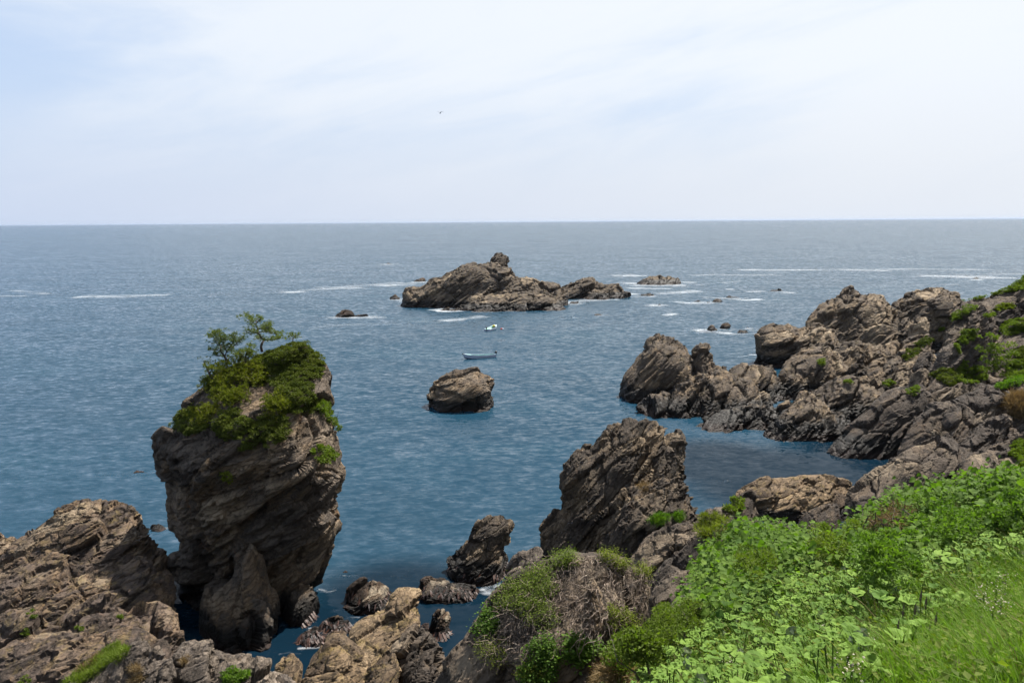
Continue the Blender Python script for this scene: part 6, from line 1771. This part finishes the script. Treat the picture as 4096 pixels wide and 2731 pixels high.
per = empty('person', sb + np.array([0, 0, 0.1]))
tag(per, 'person in a yellow jacket bending over the side of the boat', 'person')
ks = ['hip', 'chest', 'neck', 'head', 'kl', 'fl', 'kr', 'fr', 'sl', 'el', 'hl', 'sr', 'er', 'hr', 'tl', 'tr']
ix = {k: i for i, k in enumerate(ks)}
skin_obj('body', [jp(k) for k in ks], [(ix[a], ix[b]) for a, b in (('hip', 'chest'), ('chest', 'neck'), ('neck', 'head'), ('hip', 'kl'), ('kl', 'fl'), ('fl', 'tl'), ('hip', 'kr'), ('kr', 'fr'), ('fr', 'tr'), ('chest', 'sl'), ('sl', 'el'), ('el', 'hl'), ('chest', 'sr'), ('sr', 'er'), ('er', 'hr'))],
         [0.15, 0.15, 0.06, 0.11, 0.085, 0.06, 0.085, 0.06, 0.08, 0.05, 0.045, 0.08, 0.05, 0.045, 0.05, 0.05], M_TROU, per)
kj = ['hip', 'chest', 'sl', 'el', 'sr', 'er']
skin_obj('jacket', [jp(k) + np.array([0, 0, 0.02]) for k in kj], [(0, 1), (1, 2), (2, 3), (1, 4), (4, 5)], [0.20, 0.21, 0.12, 0.075, 0.12, 0.075], M_YEL, per)
skin_obj('hair', [jp('head') + np.array([0, 0, 0.03]), jp('head') + side_dir * 0.03 + np.array([0, 0, 0.08])], [(0, 1)], [0.115, 0.10], M_HAIR, per)
# float on the water beside the boat
fl = on_water(*zp(13, [(1478, 362)])[0])
o = empty('mooring_float', fl); tag(o, 'small red and white float on the water right of the fisherman', 'float')
s = Soup(); s.add(*tube([fl + np.array([-0.45, 0, 0.02]), fl + np.array([-0.35, 0, 0.12]), fl + np.array([0, 0, 0.15]), fl + np.array([0.05, 0, 0.15])], [0.04, 0.16, 0.19, 0.18], 8), 0); s.build('float_half', M_RED, o)
s = Soup(); s.add(*tube([fl + np.array([0.05, 0, 0.15]), fl + np.array([0.35, 0, 0.12]), fl + np.array([0.45, 0, 0.04])], [0.18, 0.15, 0.04], 8), 0); s.build('float_half', M_HULL, o)

# gull
g = at(440.6, 112.2, 235)
o = empty('gull', g); tag(o, 'lone gull gliding in the pale sky', 'bird')
s = Soup(); s.add(*tube([g + np.array([-0.28, 0, -0.42]), g + np.array([-0.12, 0, -0.25]), g + np.array([0.05, 0, 0.05]), g + np.array([0.14, 0, 0.24])], [0.04, 0.11, 0.12, 0.03], 6), 0.5); s.build('body', M_GULL, o)


def wing(pts, ch):
    s = Soup(); V, F = [], []
    for k, p in enumerate(pts):
        p = np.array(p); c = ch[k]
        V += [g + p + np.array([0, -c, 0]), g + p + np.array([0, 0, 0.03]), g + p + np.array([0, c, -0.02]), g + p + np.array([0, 0, -0.02])]
    for k in range(len(pts) - 1):
        for j in range(4):
            a, b = 4 * k + j, 4 * k + (j + 1) % 4
            F += [(a, b, b + 4), (a, b + 4, a + 4)]
    s.add(V, F, 0.5)
    s.build('wing', M_GULL, o)


wing([(0.05, 0, 0.05), (0.35, 0.1, 0.22), (0.75, 0.15, 0.12), (1.0, 0.2, 0.02)], [0.16, 0.16, 0.1, 0.02])
wing([(0.0, 0, 0.05), (-0.3, 0.1, 0.0), (-0.55, 0.1, 0.16), (-0.78, 0.1, 0.1)], [0.16, 0.16, 0.1, 0.02])

# ------------------------------------------------------------------ thin marine haze over the sea
m_hz, t = new_mat('haze')
pv = t.n('ShaderNodeVolumePrincipled')
pv.inputs['Color'].default_value = (0.40, 0.48, 0.62, 1)
pv.inputs['Density'].default_value = 1.6e-5
pv.inputs['Anisotropy'].default_value = 0.2
t.n('ShaderNodeOutputMaterial', None, Volume=pv)
hx_, hy0, hy1, hz0, hz1 = 95000, -400, 95000, -4.0, 62.0
V = [(x, y, z) for z in (hz0, hz1) for y in (hy0, hy1) for x in (-hx_, hx_)]
F = [(0, 2, 3, 1), (4, 5, 7, 6), (0, 1, 5, 4), (2, 6, 7, 3), (0, 4, 6, 2), (1, 3, 7, 5)]
hz = mesh_obj('haze', V, F, m_hz, origin=(0, 0, 0))
tag(hz, 'thin pale haze over the far sea', 'haze', kind='stuff')
